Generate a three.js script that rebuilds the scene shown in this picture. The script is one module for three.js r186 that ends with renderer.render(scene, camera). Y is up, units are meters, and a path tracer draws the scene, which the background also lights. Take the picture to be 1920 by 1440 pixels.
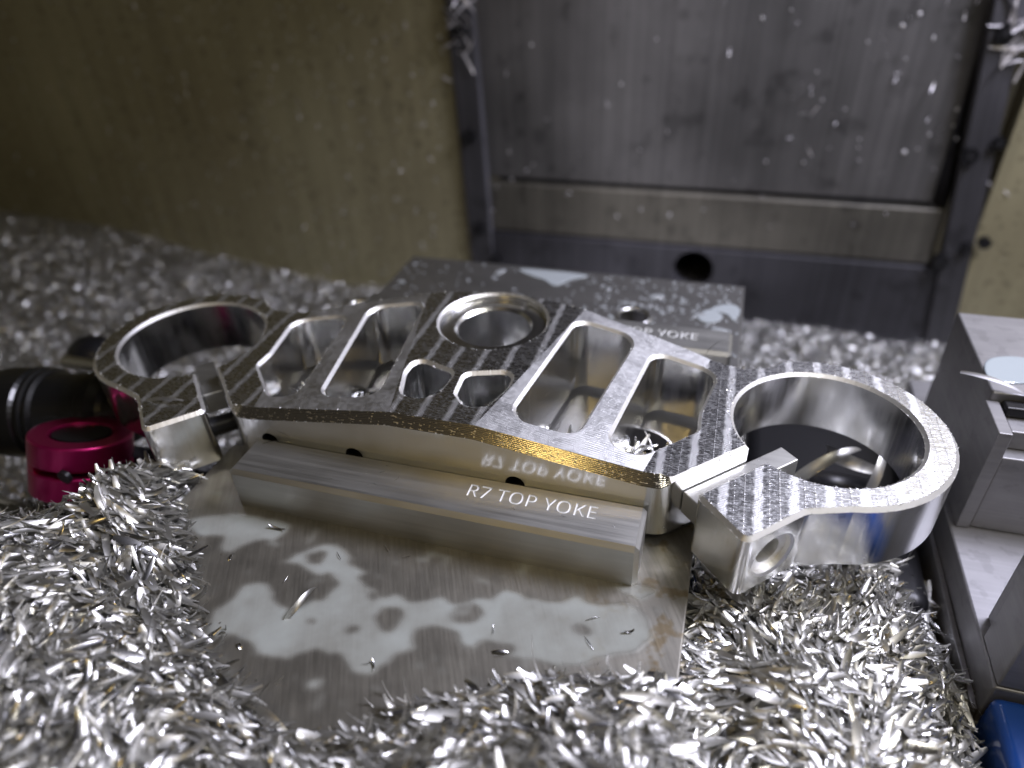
import * as THREE from 'three';
import { FontLoader } from 'three/addons/loaders/FontLoader.js';
import { RoundedBoxGeometry } from 'three/addons/geometries/RoundedBoxGeometry.js';
import { mergeGeometries } from 'three/addons/utils/BufferGeometryUtils.js';
import { RectAreaLightUniformsLib } from 'three/addons/lights/RectAreaLightUniformsLib.js';

// ---------------------------------------------------------------- camera, lamps, exposure (all lengths in mm, times MM)
const MM = 0.001;
const scene = new THREE.Scene();
scene.background = new THREE.Color().setRGB(0.026, 0.023, 0.018);
const camera = new THREE.PerspectiveCamera(57.96, 4 / 3, 0.01, 5);
camera.position.set(74.83 * MM, 132.6 * MM, 179.74 * MM);
camera.rotation.set(-0.615, 0.323, -0.052, 'YXZ');
camera.focus = 0.198;
camera.userData.fStop = 6.2;
camera.updateMatrixWorld(true);

const renderer = new THREE.WebGLRenderer({ antialias: true });
renderer.setSize(1024, 768);
renderer.toneMapping = THREE.LinearToneMapping;
renderer.toneMappingExposure = 1.32;
renderer.shadowMap.enabled = true;
RectAreaLightUniformsLib.init();

const V3 = (x, y, z) => new THREE.Vector3(x, y, z);
// a lamp: dark housing, glowing face and an area light of the same size just in front of it
function lamp(name, label, at, aim, w, h, color, radiance) {
  const g = new THREE.Group(); g.name = name; scene.add(g);
  g.userData = { label, category: 'lamp' };
  g.position.set(at[0] * MM, at[1] * MM, at[2] * MM);
  g.lookAt(aim[0] * MM, aim[1] * MM, aim[2] * MM);
  const house = new THREE.Mesh(new RoundedBoxGeometry((w + 16) * MM, (h + 16) * MM, 24 * MM, 2, 4 * MM), new THREE.MeshStandardMaterial({ color: 0x15161a, roughness: 0.5 }));
  house.name = 'housing'; house.position.z = -13 * MM; g.add(house);
  const c = new THREE.Color().setRGB(...color);
  const face = new THREE.Mesh(new THREE.BoxGeometry(w * MM, h * MM, 1 * MM), new THREE.MeshStandardMaterial({ color: 0x222222, emissive: c, emissiveIntensity: 1 }));
  face.name = 'diffuser'; face.position.z = -0.2 * MM; g.add(face);
  const l = new THREE.RectAreaLight(c, radiance, w * MM, h * MM);
  l.name = name + '_light'; l.position.z = 1 * MM; l.rotation.y = Math.PI; g.add(l);
  return g;
}
lamp('work_light', 'cool white work light under the roof beside the added spindle head', [350, 420, -120], [30, -10, 60], 230, 150, [0.82, 0.82, 1.0], 28);
lamp('overhead_light', 'long cool white light bar under the enclosure roof near the door', [330, 500, 160], [40, -10, 40], 300, 60, [1.0, 0.94, 0.80], 10);
lamp('door_light', 'small warm yellow lamp above the open door', [-75, 440, 430], [10, 0, 40], 46, 46, [1.0, 0.70, 0.24], 17);

// ---------------------------------------------------------------- helpers
function rng(seed) { let s = seed >>> 0; return () => { s = (s + 0x6D2B79F5) >>> 0; let t = s; t = Math.imul(t ^ (t >>> 15), t | 1); t ^= t + Math.imul(t ^ (t >>> 7), t | 61); return ((t ^ (t >>> 14)) >>> 0) / 4294967296; }; }
const hash = (x, y, s = 0) => { let h = Math.imul(x | 0, 374761393) ^ Math.imul(y | 0, 668265263) ^ Math.imul(s | 0, 974634777); h = Math.imul(h ^ (h >>> 13), 1274126177); return ((h ^ (h >>> 16)) >>> 0) / 4294967296; };
const sm = (a, b, x) => { const t = Math.min(1, Math.max(0, (x - a) / (b - a))); return t * t * (3 - 2 * t); };
const lerp = (a, b, t) => a + (b - a) * t;
function noise(x, y, s = 0, px = 0, py = 0) {           // value noise, periodic over px, py cells when given
  const xi = Math.floor(x), yi = Math.floor(y), fx = x - xi, fy = y - yi;
  const w = (a, p) => p ? ((a % p) + p) % p : a;
  const h = (i, j) => hash(w(xi + i, px), w(yi + j, py), s);
  const u = fx * fx * (3 - 2 * fx), v = fy * fy * (3 - 2 * fy);
  return lerp(lerp(h(0, 0), h(1, 0), u), lerp(h(0, 1), h(1, 1), u), v);
}
function fbm(x, y, s, oct, px = 0, py = 0) { let a = 0, k = 0.5, n = 0; for (let i = 0; i < oct; i++) { a += k * noise(x, y, s + i, px, py); n += k; x *= 2; y *= 2; px *= 2; py *= 2; k *= 0.5; } return a / n; }
function tex(w, h, f, srgb = false, sizeMM = null) {    // f(u, v) -> number or [r, g, b]; sizeMM = [width, height] covered by one repeat
  const d = new Uint8Array(w * h * 4);
  for (let j = 0; j < h; j++) for (let i = 0; i < w; i++) {
    const c = f(i / w, j / h), o = (j * w + i) * 4;
    for (let k = 0; k < 3; k++) d[o + k] = Math.max(0, Math.min(255, Math.round(255 * (Array.isArray(c) ? c[k] : c))));
    d[o + 3] = 255;
  }
  const t = new THREE.DataTexture(d, w, h); t.wrapS = t.wrapT = THREE.RepeatWrapping; t.magFilter = THREE.LinearFilter; t.minFilter = THREE.LinearMipmapLinearFilter; t.generateMipmaps = true;
  if (srgb) t.colorSpace = THREE.SRGBColorSpace;
  if (sizeMM) t.repeat.set(1 / (sizeMM[0] * MM), 1 / (sizeMM[1] * MM));
  t.needsUpdate = true; return t;
}
function normalTex(w, h, f, sizeMM, depthMM) {          // tangent-space normals of a height function f(u, v) in 0..1
  const hgt = new Float32Array(w * h); for (let j = 0; j < h; j++) for (let i = 0; i < w; i++) hgt[j * w + i] = f(i / w, j / h);
  const kx = depthMM * w / sizeMM[0] / 2, ky = depthMM * h / sizeMM[1] / 2;
  return tex(w, h, (u, v) => {
    const i = Math.round(u * w), j = Math.round(v * h), at = (a, b) => hgt[((b + h) % h) * w + (a + w) % w];
    const nx = -(at(i + 1, j) - at(i - 1, j)) * kx, ny = -(at(i, j + 1) - at(i, j - 1)) * ky, L = Math.hypot(nx, ny, 1);
    return [0.5 + 0.5 * nx / L, 0.5 + 0.5 * ny / L, 0.5 + 0.5 / L];
  }, false, sizeMM);
}
const lin = (r, g, b) => new THREE.Color().setRGB(r, g, b);
const taken = {};
const numbered = (n) => { taken[n] = (taken[n] || 0) + 1; return taken[n] === 1 ? n : n + '_' + String(taken[n] - 1).padStart(3, '0'); };
function thing(name, label, category, base = [0, 0, 0], group, kind) {
  const g = new THREE.Group(); g.name = numbered(name); scene.add(g); g.position.set(base[0] * MM, base[1] * MM, base[2] * MM);
  g.userData = { label, category }; if (group) g.userData.group = group; if (kind) g.userData.kind = kind;
  g.userData.base = undefined; delete g.userData.base; g._base = base; return g;
}
// a part whose geometry is given in the scene's own millimetres
function part(parent, name, geo, mat, label) {
  const b = parent._base || [0, 0, 0];
  geo = geo.clone(); geo.translate(-b[0], -b[1], -b[2]); geo.scale(MM, MM, MM);
  const m = new THREE.Mesh(geo, mat); m.name = name; m._base = b; parent.add(m);
  if (label) m.userData.label = label;
  return m;
}
function single(name, label, category, base, geo, mat, group) {       // a thing of one mesh
  geo = geo.clone(); geo.translate(-base[0], -base[1], -base[2]); geo.scale(MM, MM, MM);
  const m = new THREE.Mesh(geo, mat); m.name = numbered(name); m.position.set(base[0] * MM, base[1] * MM, base[2] * MM); scene.add(m);
  m.userData = { label, category }; if (group) m.userData.group = group; m._base = base; return m;
}
function structure(name, geo, mat, label, category) { const m = single(name, label, category, [0, 0, 0], geo, mat); m.userData.kind = 'structure'; return m; }
function metricUV(geo) {                                              // box projection, uv in metres
  if (geo.index) geo = geo.toNonIndexed();
  const p = geo.attributes.position, n = geo.attributes.normal, uv = new Float32Array(p.count * 2);
  for (let t = 0; t < p.count; t += 3) {
    const ax = Math.abs(n.getX(t) + n.getX(t + 1) + n.getX(t + 2)), ay = Math.abs(n.getY(t) + n.getY(t + 1) + n.getY(t + 2)), az = Math.abs(n.getZ(t) + n.getZ(t + 1) + n.getZ(t + 2));
    for (let i = t; i < t + 3; i++) {
      const X = p.getX(i), Y = p.getY(i), Z = p.getZ(i);
      const [a, b] = ay >= ax && ay >= az ? [X, Z] : az >= ax ? [X, Y] : [Z, Y];
      uv[i * 2] = a * MM; uv[i * 2 + 1] = b * MM;
    }
  }
  geo.setAttribute('uv', new THREE.BufferAttribute(uv, 2)); return geo;
}
function rbox(x0, x1, y0, y1, z0, z1, r = 0.6) {
  const g = new RoundedBoxGeometry(x1 - x0, y1 - y0, z1 - z0, 2, Math.min(r, (x1 - x0) / 2.1, (y1 - y0) / 2.1, (z1 - z0) / 2.1));
  g.translate((x0 + x1) / 2, (y0 + y1) / 2, (z0 + z1) / 2); return metricUV(g);
}
function cyl(r0, r1, h, seg = 32, open = false) { return new THREE.CylinderGeometry(r0, r1, h, seg, 1, open); }
const eye = camera.position.clone().divideScalar(MM);
function ray(px, py) { return V3((px - 960) / 1300.19, -(py - 720) / 1300.19, -1).applyQuaternion(camera.quaternion); }
function onY(px, py, y) { const d = ray(px, py); return eye.clone().addScaledVector(d, (y - eye.y) / d.y); }
function onZ(px, py, z) { const d = ray(px, py); return eye.clone().addScaledVector(d, (z - eye.z) / d.z); }

// ---------------------------------------------------------------- textures and materials
const R0 = rng(11);
// flat faces: facing-cutter passes along z every 8.9 mm, cross-hatched where two passes overlap
const PASS = 8.9, TP = PASS * 4;
function stripeAt(u, v) { const x = u * TP, k = Math.floor(x / PASS), f = x - k * PASS; const wob = (noise(v * 24, k, 5, 24, 0) - 0.5) * 0.5; const e = Math.abs(f - PASS / 2 + wob); return [1 - sm(0.55, 1.65, e), k, f]; }
const hatchAt = (u, v) => { const x = u * TP, z = v * TP; return 0.5 + 0.25 * (Math.sin((z + x * 0.8) * 2 * Math.PI / (TP / 40)) + Math.sin((z - x * 0.8) * 2 * Math.PI / (TP / 40))); };
const flatN = normalTex(1024, 1024, (u, v) => {
  const [s, k, f] = stripeAt(u, v), z = v * TP;
  const a = (f - PASS / 2), arc = a * a * 0.05;
  const n1 = noise(u * 40, v * 160, 3, 40, 160), n2 = noise(u * 200, v * 200, 8, 200, 200), n3 = noise(u * 30, v * 90, 6, 30, 90);
  const dash = 0.5 + 0.5 * Math.sin((z + arc) * 2 * Math.PI / (TP / 48) + 4 * n1);
  const groove = Math.exp(-Math.pow((f - 1.0) / 0.10, 2)) + 0.6 * Math.exp(-Math.pow((f - 7.3) / 0.08, 2));
  return (1 - s) * (0.26 * dash * sm(0.35, 0.75, n3) + 0.10 * n1 + 0.05 * n2) + s * (0.75 * hatchAt(u, v) * (0.5 + 0.8 * n2)) + groove * 0.25;
}, [TP, TP], 0.11);
const flatR = tex(1024, 1024, (u, v) => { const [s] = stripeAt(u, v); const n = fbm(u * 30, v * 60, 17, 3, 30, 60), da = noise(u * 46, v * 230, 19, 46, 230), h = hatchAt(u, v), n2 = noise(u * 160, v * 160, 8, 160, 160); const r = 0.20 + 0.12 * n + 0.13 * sm(0.55, 0.85, da) + s * (0.06 + 0.20 * sm(0.35, 0.7, h * (0.55 + 0.9 * n2))); return [r, r, r]; }, false, [TP, TP]);
const wingN = normalTex(512, 512, (u, v) => {
  const n = noise(u * 90, v * 90, 4, 90, 90), a = Math.sin(u * 2 * Math.PI * 21 + 0.8 * Math.sin(v * 2 * Math.PI * 3)), b = Math.sin(v * 2 * Math.PI * 24);
  return 0.5 + 0.2 * a * b + 0.10 * b + 0.3 * (n - 0.5) + 0.2 * (noise(u * 12, v * 60, 5, 12, 60) - 0.5);
}, [20, 20], 0.10);
const wingR = tex(512, 512, (u, v) => 0.36 + 0.20 * fbm(u * 8, v * 8, 31, 4, 8, 8) + 0.10 * (noise(u * 70, v * 70, 33, 70, 70) - 0.5) , false, [60, 60]);
const wallH = tex(1024, 64, (u, v) => 0.6 * noise(u * 340, 0, 2, 340, 0) + 0.4 * noise(u * 90, v * 3, 6, 90, 3), false, [90, 30]);
const wallR = tex(512, 128, (u, v) => { const n = 0.55 * noise(u * 120, v * 1, 12, 120, 1) + 0.45 * fbm(u * 24, v * 10, 14, 3, 24, 10); return 0.12 + 0.17 * n; }, false, [90, 30]);
const bandH = tex(256, 128, (u, v) => 0.75 * (0.5 + 0.5 * Math.sin(v * 2 * Math.PI * 8)) + 0.25 * noise(u * 60, v * 16, 9, 60, 16), false, [24, 4.2]);
const flecks = tex(256, 128, (u, v) => { const n = noise(u * 34, v * 12, 22, 34, 12); return 0.15 + 0.25 * sm(0.78, 0.9, n); }, false, [30, 4.2]);
const ALU = lin(0.90, 0.905, 0.90);
const mFlat = new THREE.MeshStandardMaterial({ color: ALU, metalness: 1, roughness: 1, roughnessMap: flatR, normalMap: flatN, side: THREE.DoubleSide });
const mWing = new THREE.MeshStandardMaterial({ color: ALU, metalness: 1, roughness: 1, roughnessMap: wingR, normalMap: wingN, side: THREE.DoubleSide });
const mWall = new THREE.MeshStandardMaterial({ color: ALU, metalness: 1, roughness: 1, roughnessMap: wallR, bumpMap: wallH, bumpScale: 0.000004, side: THREE.DoubleSide });
const mEdge = new THREE.MeshStandardMaterial({ color: lin(0.93, 0.925, 0.90), metalness: 1, roughness: 0.5, bumpMap: wallH, bumpScale: 0.00005, side: THREE.DoubleSide });
const mBand = new THREE.MeshStandardMaterial({ color: lin(0.86, 0.83, 0.78), metalness: 1, roughness: 1, roughnessMap: flecks, bumpMap: bandH, bumpScale: 0.00003, side: THREE.DoubleSide });
const mRing = new THREE.MeshStandardMaterial({ color: ALU, metalness: 1, roughness: 0.24, bumpMap: wallH, bumpScale: 0.00001, side: THREE.DoubleSide });
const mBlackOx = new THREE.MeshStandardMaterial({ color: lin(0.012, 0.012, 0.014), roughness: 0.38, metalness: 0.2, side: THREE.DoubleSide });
const mDark = new THREE.MeshStandardMaterial({ color: lin(0.01, 0.01, 0.012), roughness: 0.8, side: THREE.DoubleSide });
const brushH = tex(128, 1024, (u, v) => 0.5 * noise(u * 3, v * 330, 40, 3, 330) + 0.3 * noise(u * 7, v * 200, 44, 7, 200) + 0.2 * noise(u * 2, v * 90, 41, 2, 90), false, [160, 22]);
const brushR = tex(256, 256, (u, v) => 0.44 + 0.08 * noise(u * 3, v * 80, 43, 3, 80) + 0.08 * (fbm(u * 8, v * 8, 46, 3, 8, 8) - 0.5), false, [90, 40]);
const brushC = tex(256, 256, (u, v) => { const n = fbm(u * 6, v * 6, 51, 4, 6, 6), s = noise(u * 5, v * 90, 52, 5, 90), s2 = noise(u * 3, v * 60, 55, 3, 60); const k = 0.84 + 0.12 * (n - 0.5) + 0.03 * s + 0.03 * s2; return [k, k * 0.995, k * 0.975]; }, true, [110, 60]);
const mBar = new THREE.MeshStandardMaterial({ color: lin(0.72, 0.725, 0.72), map: brushC, metalness: 1, roughness: 1, roughnessMap: brushR, bumpMap: brushH, bumpScale: 0.00001, side: THREE.DoubleSide });
const mEngrave = new THREE.MeshStandardMaterial({ color: lin(0.80, 0.81, 0.80), metalness: 0.15, roughness: 0.5, side: THREE.DoubleSide });

// ---------------------------------------------------------------- the machine enclosure
const paintC = tex(512, 512, (u, v) => { const n = fbm(u * 5, v * 3, 61, 5, 5, 3), drip = fbm(u * 70, v * 4, 65, 3, 70, 4), d = sm(0.78, 0.86, noise(u * 120, v * 120, 69, 120, 120)); const k = 0.86 + 0.18 * (n - 0.5) + 0.14 * (drip - 0.5) - 0.12 * d; return [k, k * (0.97 + 0.03 * n), k * (0.86 + 0.06 * n)]; }, true, [420, 420]);
const mPaint = new THREE.MeshStandardMaterial({ color: lin(0.50, 0.475, 0.38), map: paintC, roughness: 0.42, side: THREE.DoubleSide });
const steelC = tex(512, 512, (u, v) => { const n = fbm(u * 4, v * 3, 71, 5, 4, 3), s = noise(u * 160, v * 2, 72, 160, 2), sp = sm(0.60, 0.82, fbm(u * 30, v * 20, 77, 3, 30, 20)); const k = 0.66 + 0.5 * (n - 0.5) + 0.10 * (s - 0.5) - 0.10 * sp; return [k, k * 0.995, k * 1.0]; }, true, [330, 260]);
const steelR = tex(256, 256, (u, v) => 0.36 + 0.3 * fbm(u * 5, v * 4, 74, 4, 5, 4) + 0.08 * noise(u * 120, v * 2, 75, 120, 2), false, [330, 260]);
const mSteelSheet = new THREE.MeshStandardMaterial({ color: lin(0.42, 0.415, 0.41), map: steelC, metalness: 0.35, roughness: 1, roughnessMap: steelR, side: THREE.DoubleSide });
const mFlange = new THREE.MeshStandardMaterial({ color: lin(0.26, 0.26, 0.29), map: steelC, metalness: 0.3, roughness: 0.5, side: THREE.DoubleSide });
const ZB = -320;
structure('wall_back', rbox(-720, -121, -260, 560, ZB - 20, ZB, 1), mPaint, 'olive beige painted sheet wall behind the vise, speckled with chips', 'wall');
structure('wall_back', rbox(236, 520, -260, 560, ZB - 20, ZB, 1), mPaint, 'beige painted sheet wall to the other side of the steel way cover', 'wall');
structure('wall_back', rbox(-121, 236, 150, 560, ZB - 20, ZB, 1), mFlange, 'dark sheet wall above the steel way cover', 'wall');
structure('wall_side', rbox(-740, -720, -260, 560, ZB, 300, 1), mPaint, 'painted enclosure wall on the black knob side', 'wall');
structure('wall_side', rbox(520, 540, -260, 560, ZB, 300, 1), mPaint, 'painted enclosure wall on the vise slide side', 'wall');
structure('ceiling', rbox(-740, 540, 560, 580, ZB, 480, 1), mFlange, 'painted enclosure roof above the vise', 'ceiling');
structure('floor', rbox(-740, 540, -280, -260, ZB, 480, 1), mFlange, 'dark steel tray under the vise and chips', 'floor');
{
  const wc = thing('way_cover', 'grey steel way cover panel with bolted flanges set in the back wall', 'way cover', [57, -250, ZB]);
  part(wc, 'upper_panel', rbox(-106, 206, -47, 150, ZB - 12, ZB - 6, 1), mSteelSheet);
  const mMid = new THREE.MeshStandardMaterial({ color: lin(0.46, 0.44, 0.37), map: steelC, metalness: 0.35, roughness: 0.45 });
  part(wc, 'middle_panel', rbox(-106, 216, -90, -50, ZB - 9, ZB - 2, 2), mMid, 'beige tinted steel strip below the upper panel');
  const mLow = new THREE.MeshStandardMaterial({ color: lin(0.20, 0.20, 0.23), map: steelC, metalness: 0.3, roughness: 0.5 });
  const sh = new THREE.Shape(); sh.moveTo(-112, -152); sh.lineTo(228, -152); sh.lineTo(228, -91); sh.lineTo(-112, -91); sh.closePath();
  const hl = new THREE.Path(); hl.absarc(58, -107, 15.5, 0, Math.PI * 2, true); sh.holes.push(hl);
  const lg = new THREE.ExtrudeGeometry(sh, { depth: 6, bevelEnabled: true, bevelSize: 0.8, bevelThickness: 0.8, curveSegments: 24 }); lg.translate(0, 0, ZB - 5);
  const low = part(wc, 'lower_panel', metricUV(lg), mLow);
  const hole = cyl(15.5, 15.5, 60, 32, true); hole.rotateX(Math.PI / 2); hole.translate(58, -107, ZB - 34); part(low, 'round_hole', hole, mLow, 'deep black round hole in the lower panel');
  part(wc, 'recess_back', rbox(-125, 240, -258, 165, ZB - 100, ZB - 90, 1), mFlange, 'sheet closing the recess behind the panels');
  const skew = (x0, x1, dx, y0, y1, z0, z1) => { const g = rbox(x0, x1, y0, y1, z0, z1, 1); const p = g.attributes.position; for (let i = 0; i < p.count; i++) p.setX(i, p.getX(i) + dx * (p.getY(i) + 100) / 200); return g; };
  const fl = part(wc, 'flange', skew(-121, -102, -4, -152, 150, ZB - 4, ZB + 5), mFlange);
  const fr = part(wc, 'flange', skew(222, 239, -22, -152, 150, ZB - 4, ZB + 6), mFlange);
  part(wc, 'seam_strip', skew(214, 222, -22, -152, 150, ZB - 24, ZB - 18), mFlange);
  const bolt = (par, px, py, r) => { const p = onZ(px, py, ZB + 7); const g = cyl(r, r * 1.05, 5, 18); g.rotateX(Math.PI / 2); g.translate(p.x, p.y, ZB + 7); const b = part(par, 'bolt', g, mBlackOx); const h = cyl(r * 0.5, r * 0.5, 1, 6); h.rotateX(Math.PI / 2); h.translate(p.x, p.y, ZB + 9.6); part(b, 'socket', h, mDark); };
  for (const [x, y] of [[862, 62], [880, 256], [898, 428], [928, 490]]) bolt(fl, x, y, 4.6);
  for (const [x, y] of [[1818, 292], [1764, 490], [1886, 62]]) bolt(fr, x, y, 5);
  for (const [x, y] of [[1872, 268], [1812, 464], [1846, 455]]) bolt(wc, x, y, 3.6);
}

{ // unseen spindle head, added above the view to shade the rear chips
  const sp = thing('added_spindle_head', 'added unseen spindle head that shades the area behind the fixture', 'spindle', [40, 205, -200]);
  part(sp, 'housing', rbox(-60, 165, 266, 558, -318, -110, 8), mFlange);
  const nz = new THREE.LatheGeometry([[0, 205], [30, 205], [40, 212], [40, 240], [58, 248], [58, 267], [0, 267]].map(([r, y]) => new THREE.Vector2(r, y)), 48); nz.translate(45, 0, -205); const nn = nz.toNonIndexed(); nn.computeVertexNormals(); part(sp, 'nose', nn, mFlange);
}

// ---------------------------------------------------------------- loops of points -> machined solids
const fillet = (vs) => {            // vs: [x, z, radius]; closed polygon -> dense loop
  const out = [], n = vs.length;
  for (let i = 0; i < n; i++) {
    const [x, z, r = 0] = vs[i], a = vs[(i + n - 1) % n], b = vs[(i + 1) % n];
    if (!r) { out.push([x, z]); continue; }
    const d1 = new THREE.Vector2(a[0] - x, a[1] - z).normalize(), d2 = new THREE.Vector2(b[0] - x, b[1] - z).normalize();
    const th = Math.acos(THREE.MathUtils.clamp(d1.dot(d2), -1, 1)), t = r / Math.tan(th / 2);
    const bis = d1.clone().add(d2).normalize(), c = [x + bis.x * r / Math.sin(th / 2), z + bis.y * r / Math.sin(th / 2)];
    const p1 = [x + d1.x * t, z + d1.y * t], p2 = [x + d2.x * t, z + d2.y * t];
    let a1 = Math.atan2(p1[1] - c[1], p1[0] - c[0]), a2 = Math.atan2(p2[1] - c[1], p2[0] - c[0]);
    let da = a2 - a1; while (da > Math.PI) da -= 2 * Math.PI; while (da < -Math.PI) da += 2 * Math.PI;
    const k = Math.max(2, Math.ceil(Math.abs(da) / 0.16));
    for (let j = 0; j <= k; j++) out.push([c[0] + r * Math.cos(a1 + da * j / k), c[1] + r * Math.sin(a1 + da * j / k)]);
  }
  return out;
};
const circle = (cx, cz, r, n = 72) => Array.from({ length: n }, (_, i) => [cx + r * Math.cos(i / n * 2 * Math.PI), cz + r * Math.sin(i / n * 2 * Math.PI)]);
const area = (l) => { let a = 0; for (let i = 0; i < l.length; i++) { const p = l[i], q = l[(i + 1) % l.length]; a += p[0] * q[1] - q[0] * p[1]; } return a / 2; };
function clean(l) { return l.filter((p, i) => { const q = l[(i + 1) % l.length]; return Math.hypot(p[0] - q[0], p[1] - q[1]) > 0.02; }); }
// normals of a loop, pointing out of the material that lies to its left (positive area = material inside)
function loopNormals(l) {
  const n = l.length, e = l.map((p, i) => { const q = l[(i + 1) % n], L = Math.hypot(q[0] - p[0], q[1] - p[1]) || 1; return [(q[1] - p[1]) / L, -(q[0] - p[0]) / L]; });
  return { e, v: l.map((_, i) => { const a = e[(i + n - 1) % n], b = e[i], s = [a[0] + b[0], a[1] + b[1]], L = Math.hypot(...s) || 1; const m = [s[0] / L, s[1] / L], c = Math.max(0.5, m[0] * b[0] + m[1] * b[1]); return { m, k: 1 / c }; }) };
}
class Soup {
  constructor() { this.p = []; this.n = []; this.u = []; this.g = []; this.cur = null; }
  mat(i) { this.g.push([this.p.length / 3, i]); return this; }
  tri(a, b, c, na, nb, nc, ua, ub, uc) {
    const ux = b[0] - a[0], uy = b[1] - a[1], uz = b[2] - a[2], vx = c[0] - a[0], vy = c[1] - a[1], vz = c[2] - a[2];
    const g = [uy * vz - uz * vy, uz * vx - ux * vz, ux * vy - uy * vx], s = g[0] * (na[0] + nb[0] + nc[0]) + g[1] * (na[1] + nb[1] + nc[1]) + g[2] * (na[2] + nb[2] + nc[2]);
    if (s < 0) { [b, c] = [c, b]; [nb, nc] = [nc, nb]; [ub, uc] = [uc, ub]; }      // winding follows the normals
    this.p.push(...a, ...b, ...c); this.n.push(...na, ...nb, ...nc); this.u.push(...ua, ...ub, ...uc); }
  quad(a, b, c, d, na, nb, ua, ub, uc, ud) { this.tri(a, b, c, na, nb, nb, ua, ub, uc); this.tri(a, c, d, na, nb, na, ua, uc, ud); }
  geo() {
    const g = new THREE.BufferGeometry();
    // sort by material
    const by = {}; for (let i = 0; i < this.g.length; i++) { const s = this.g[i][0], e = i + 1 < this.g.length ? this.g[i + 1][0] : this.p.length / 3; if (e > s) (by[this.g[i][1]] ||= []).push([s, e]); }
    const P = [], N = [], U = []; let at = 0;
    for (const k of Object.keys(by)) { const s0 = at; for (const [s, e] of by[k]) { for (let i = s * 3; i < e * 3; i++) { P.push(this.p[i]); N.push(this.n[i]); } for (let i = s * 2; i < e * 2; i++) U.push(this.u[i]); at += e - s; } g.addGroup(s0, at - s0, +k); }
    g.setAttribute('position', new THREE.Float32BufferAttribute(P, 3)); g.setAttribute('normal', new THREE.Float32BufferAttribute(N, 3)); g.setAttribute('uv', new THREE.Float32BufferAttribute(U, 2));
    return g;
  }
}
const norm3 = (v) => { const L = Math.hypot(...v) || 1; return [v[0] / L, v[1] / L, v[2] / L]; };

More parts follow.
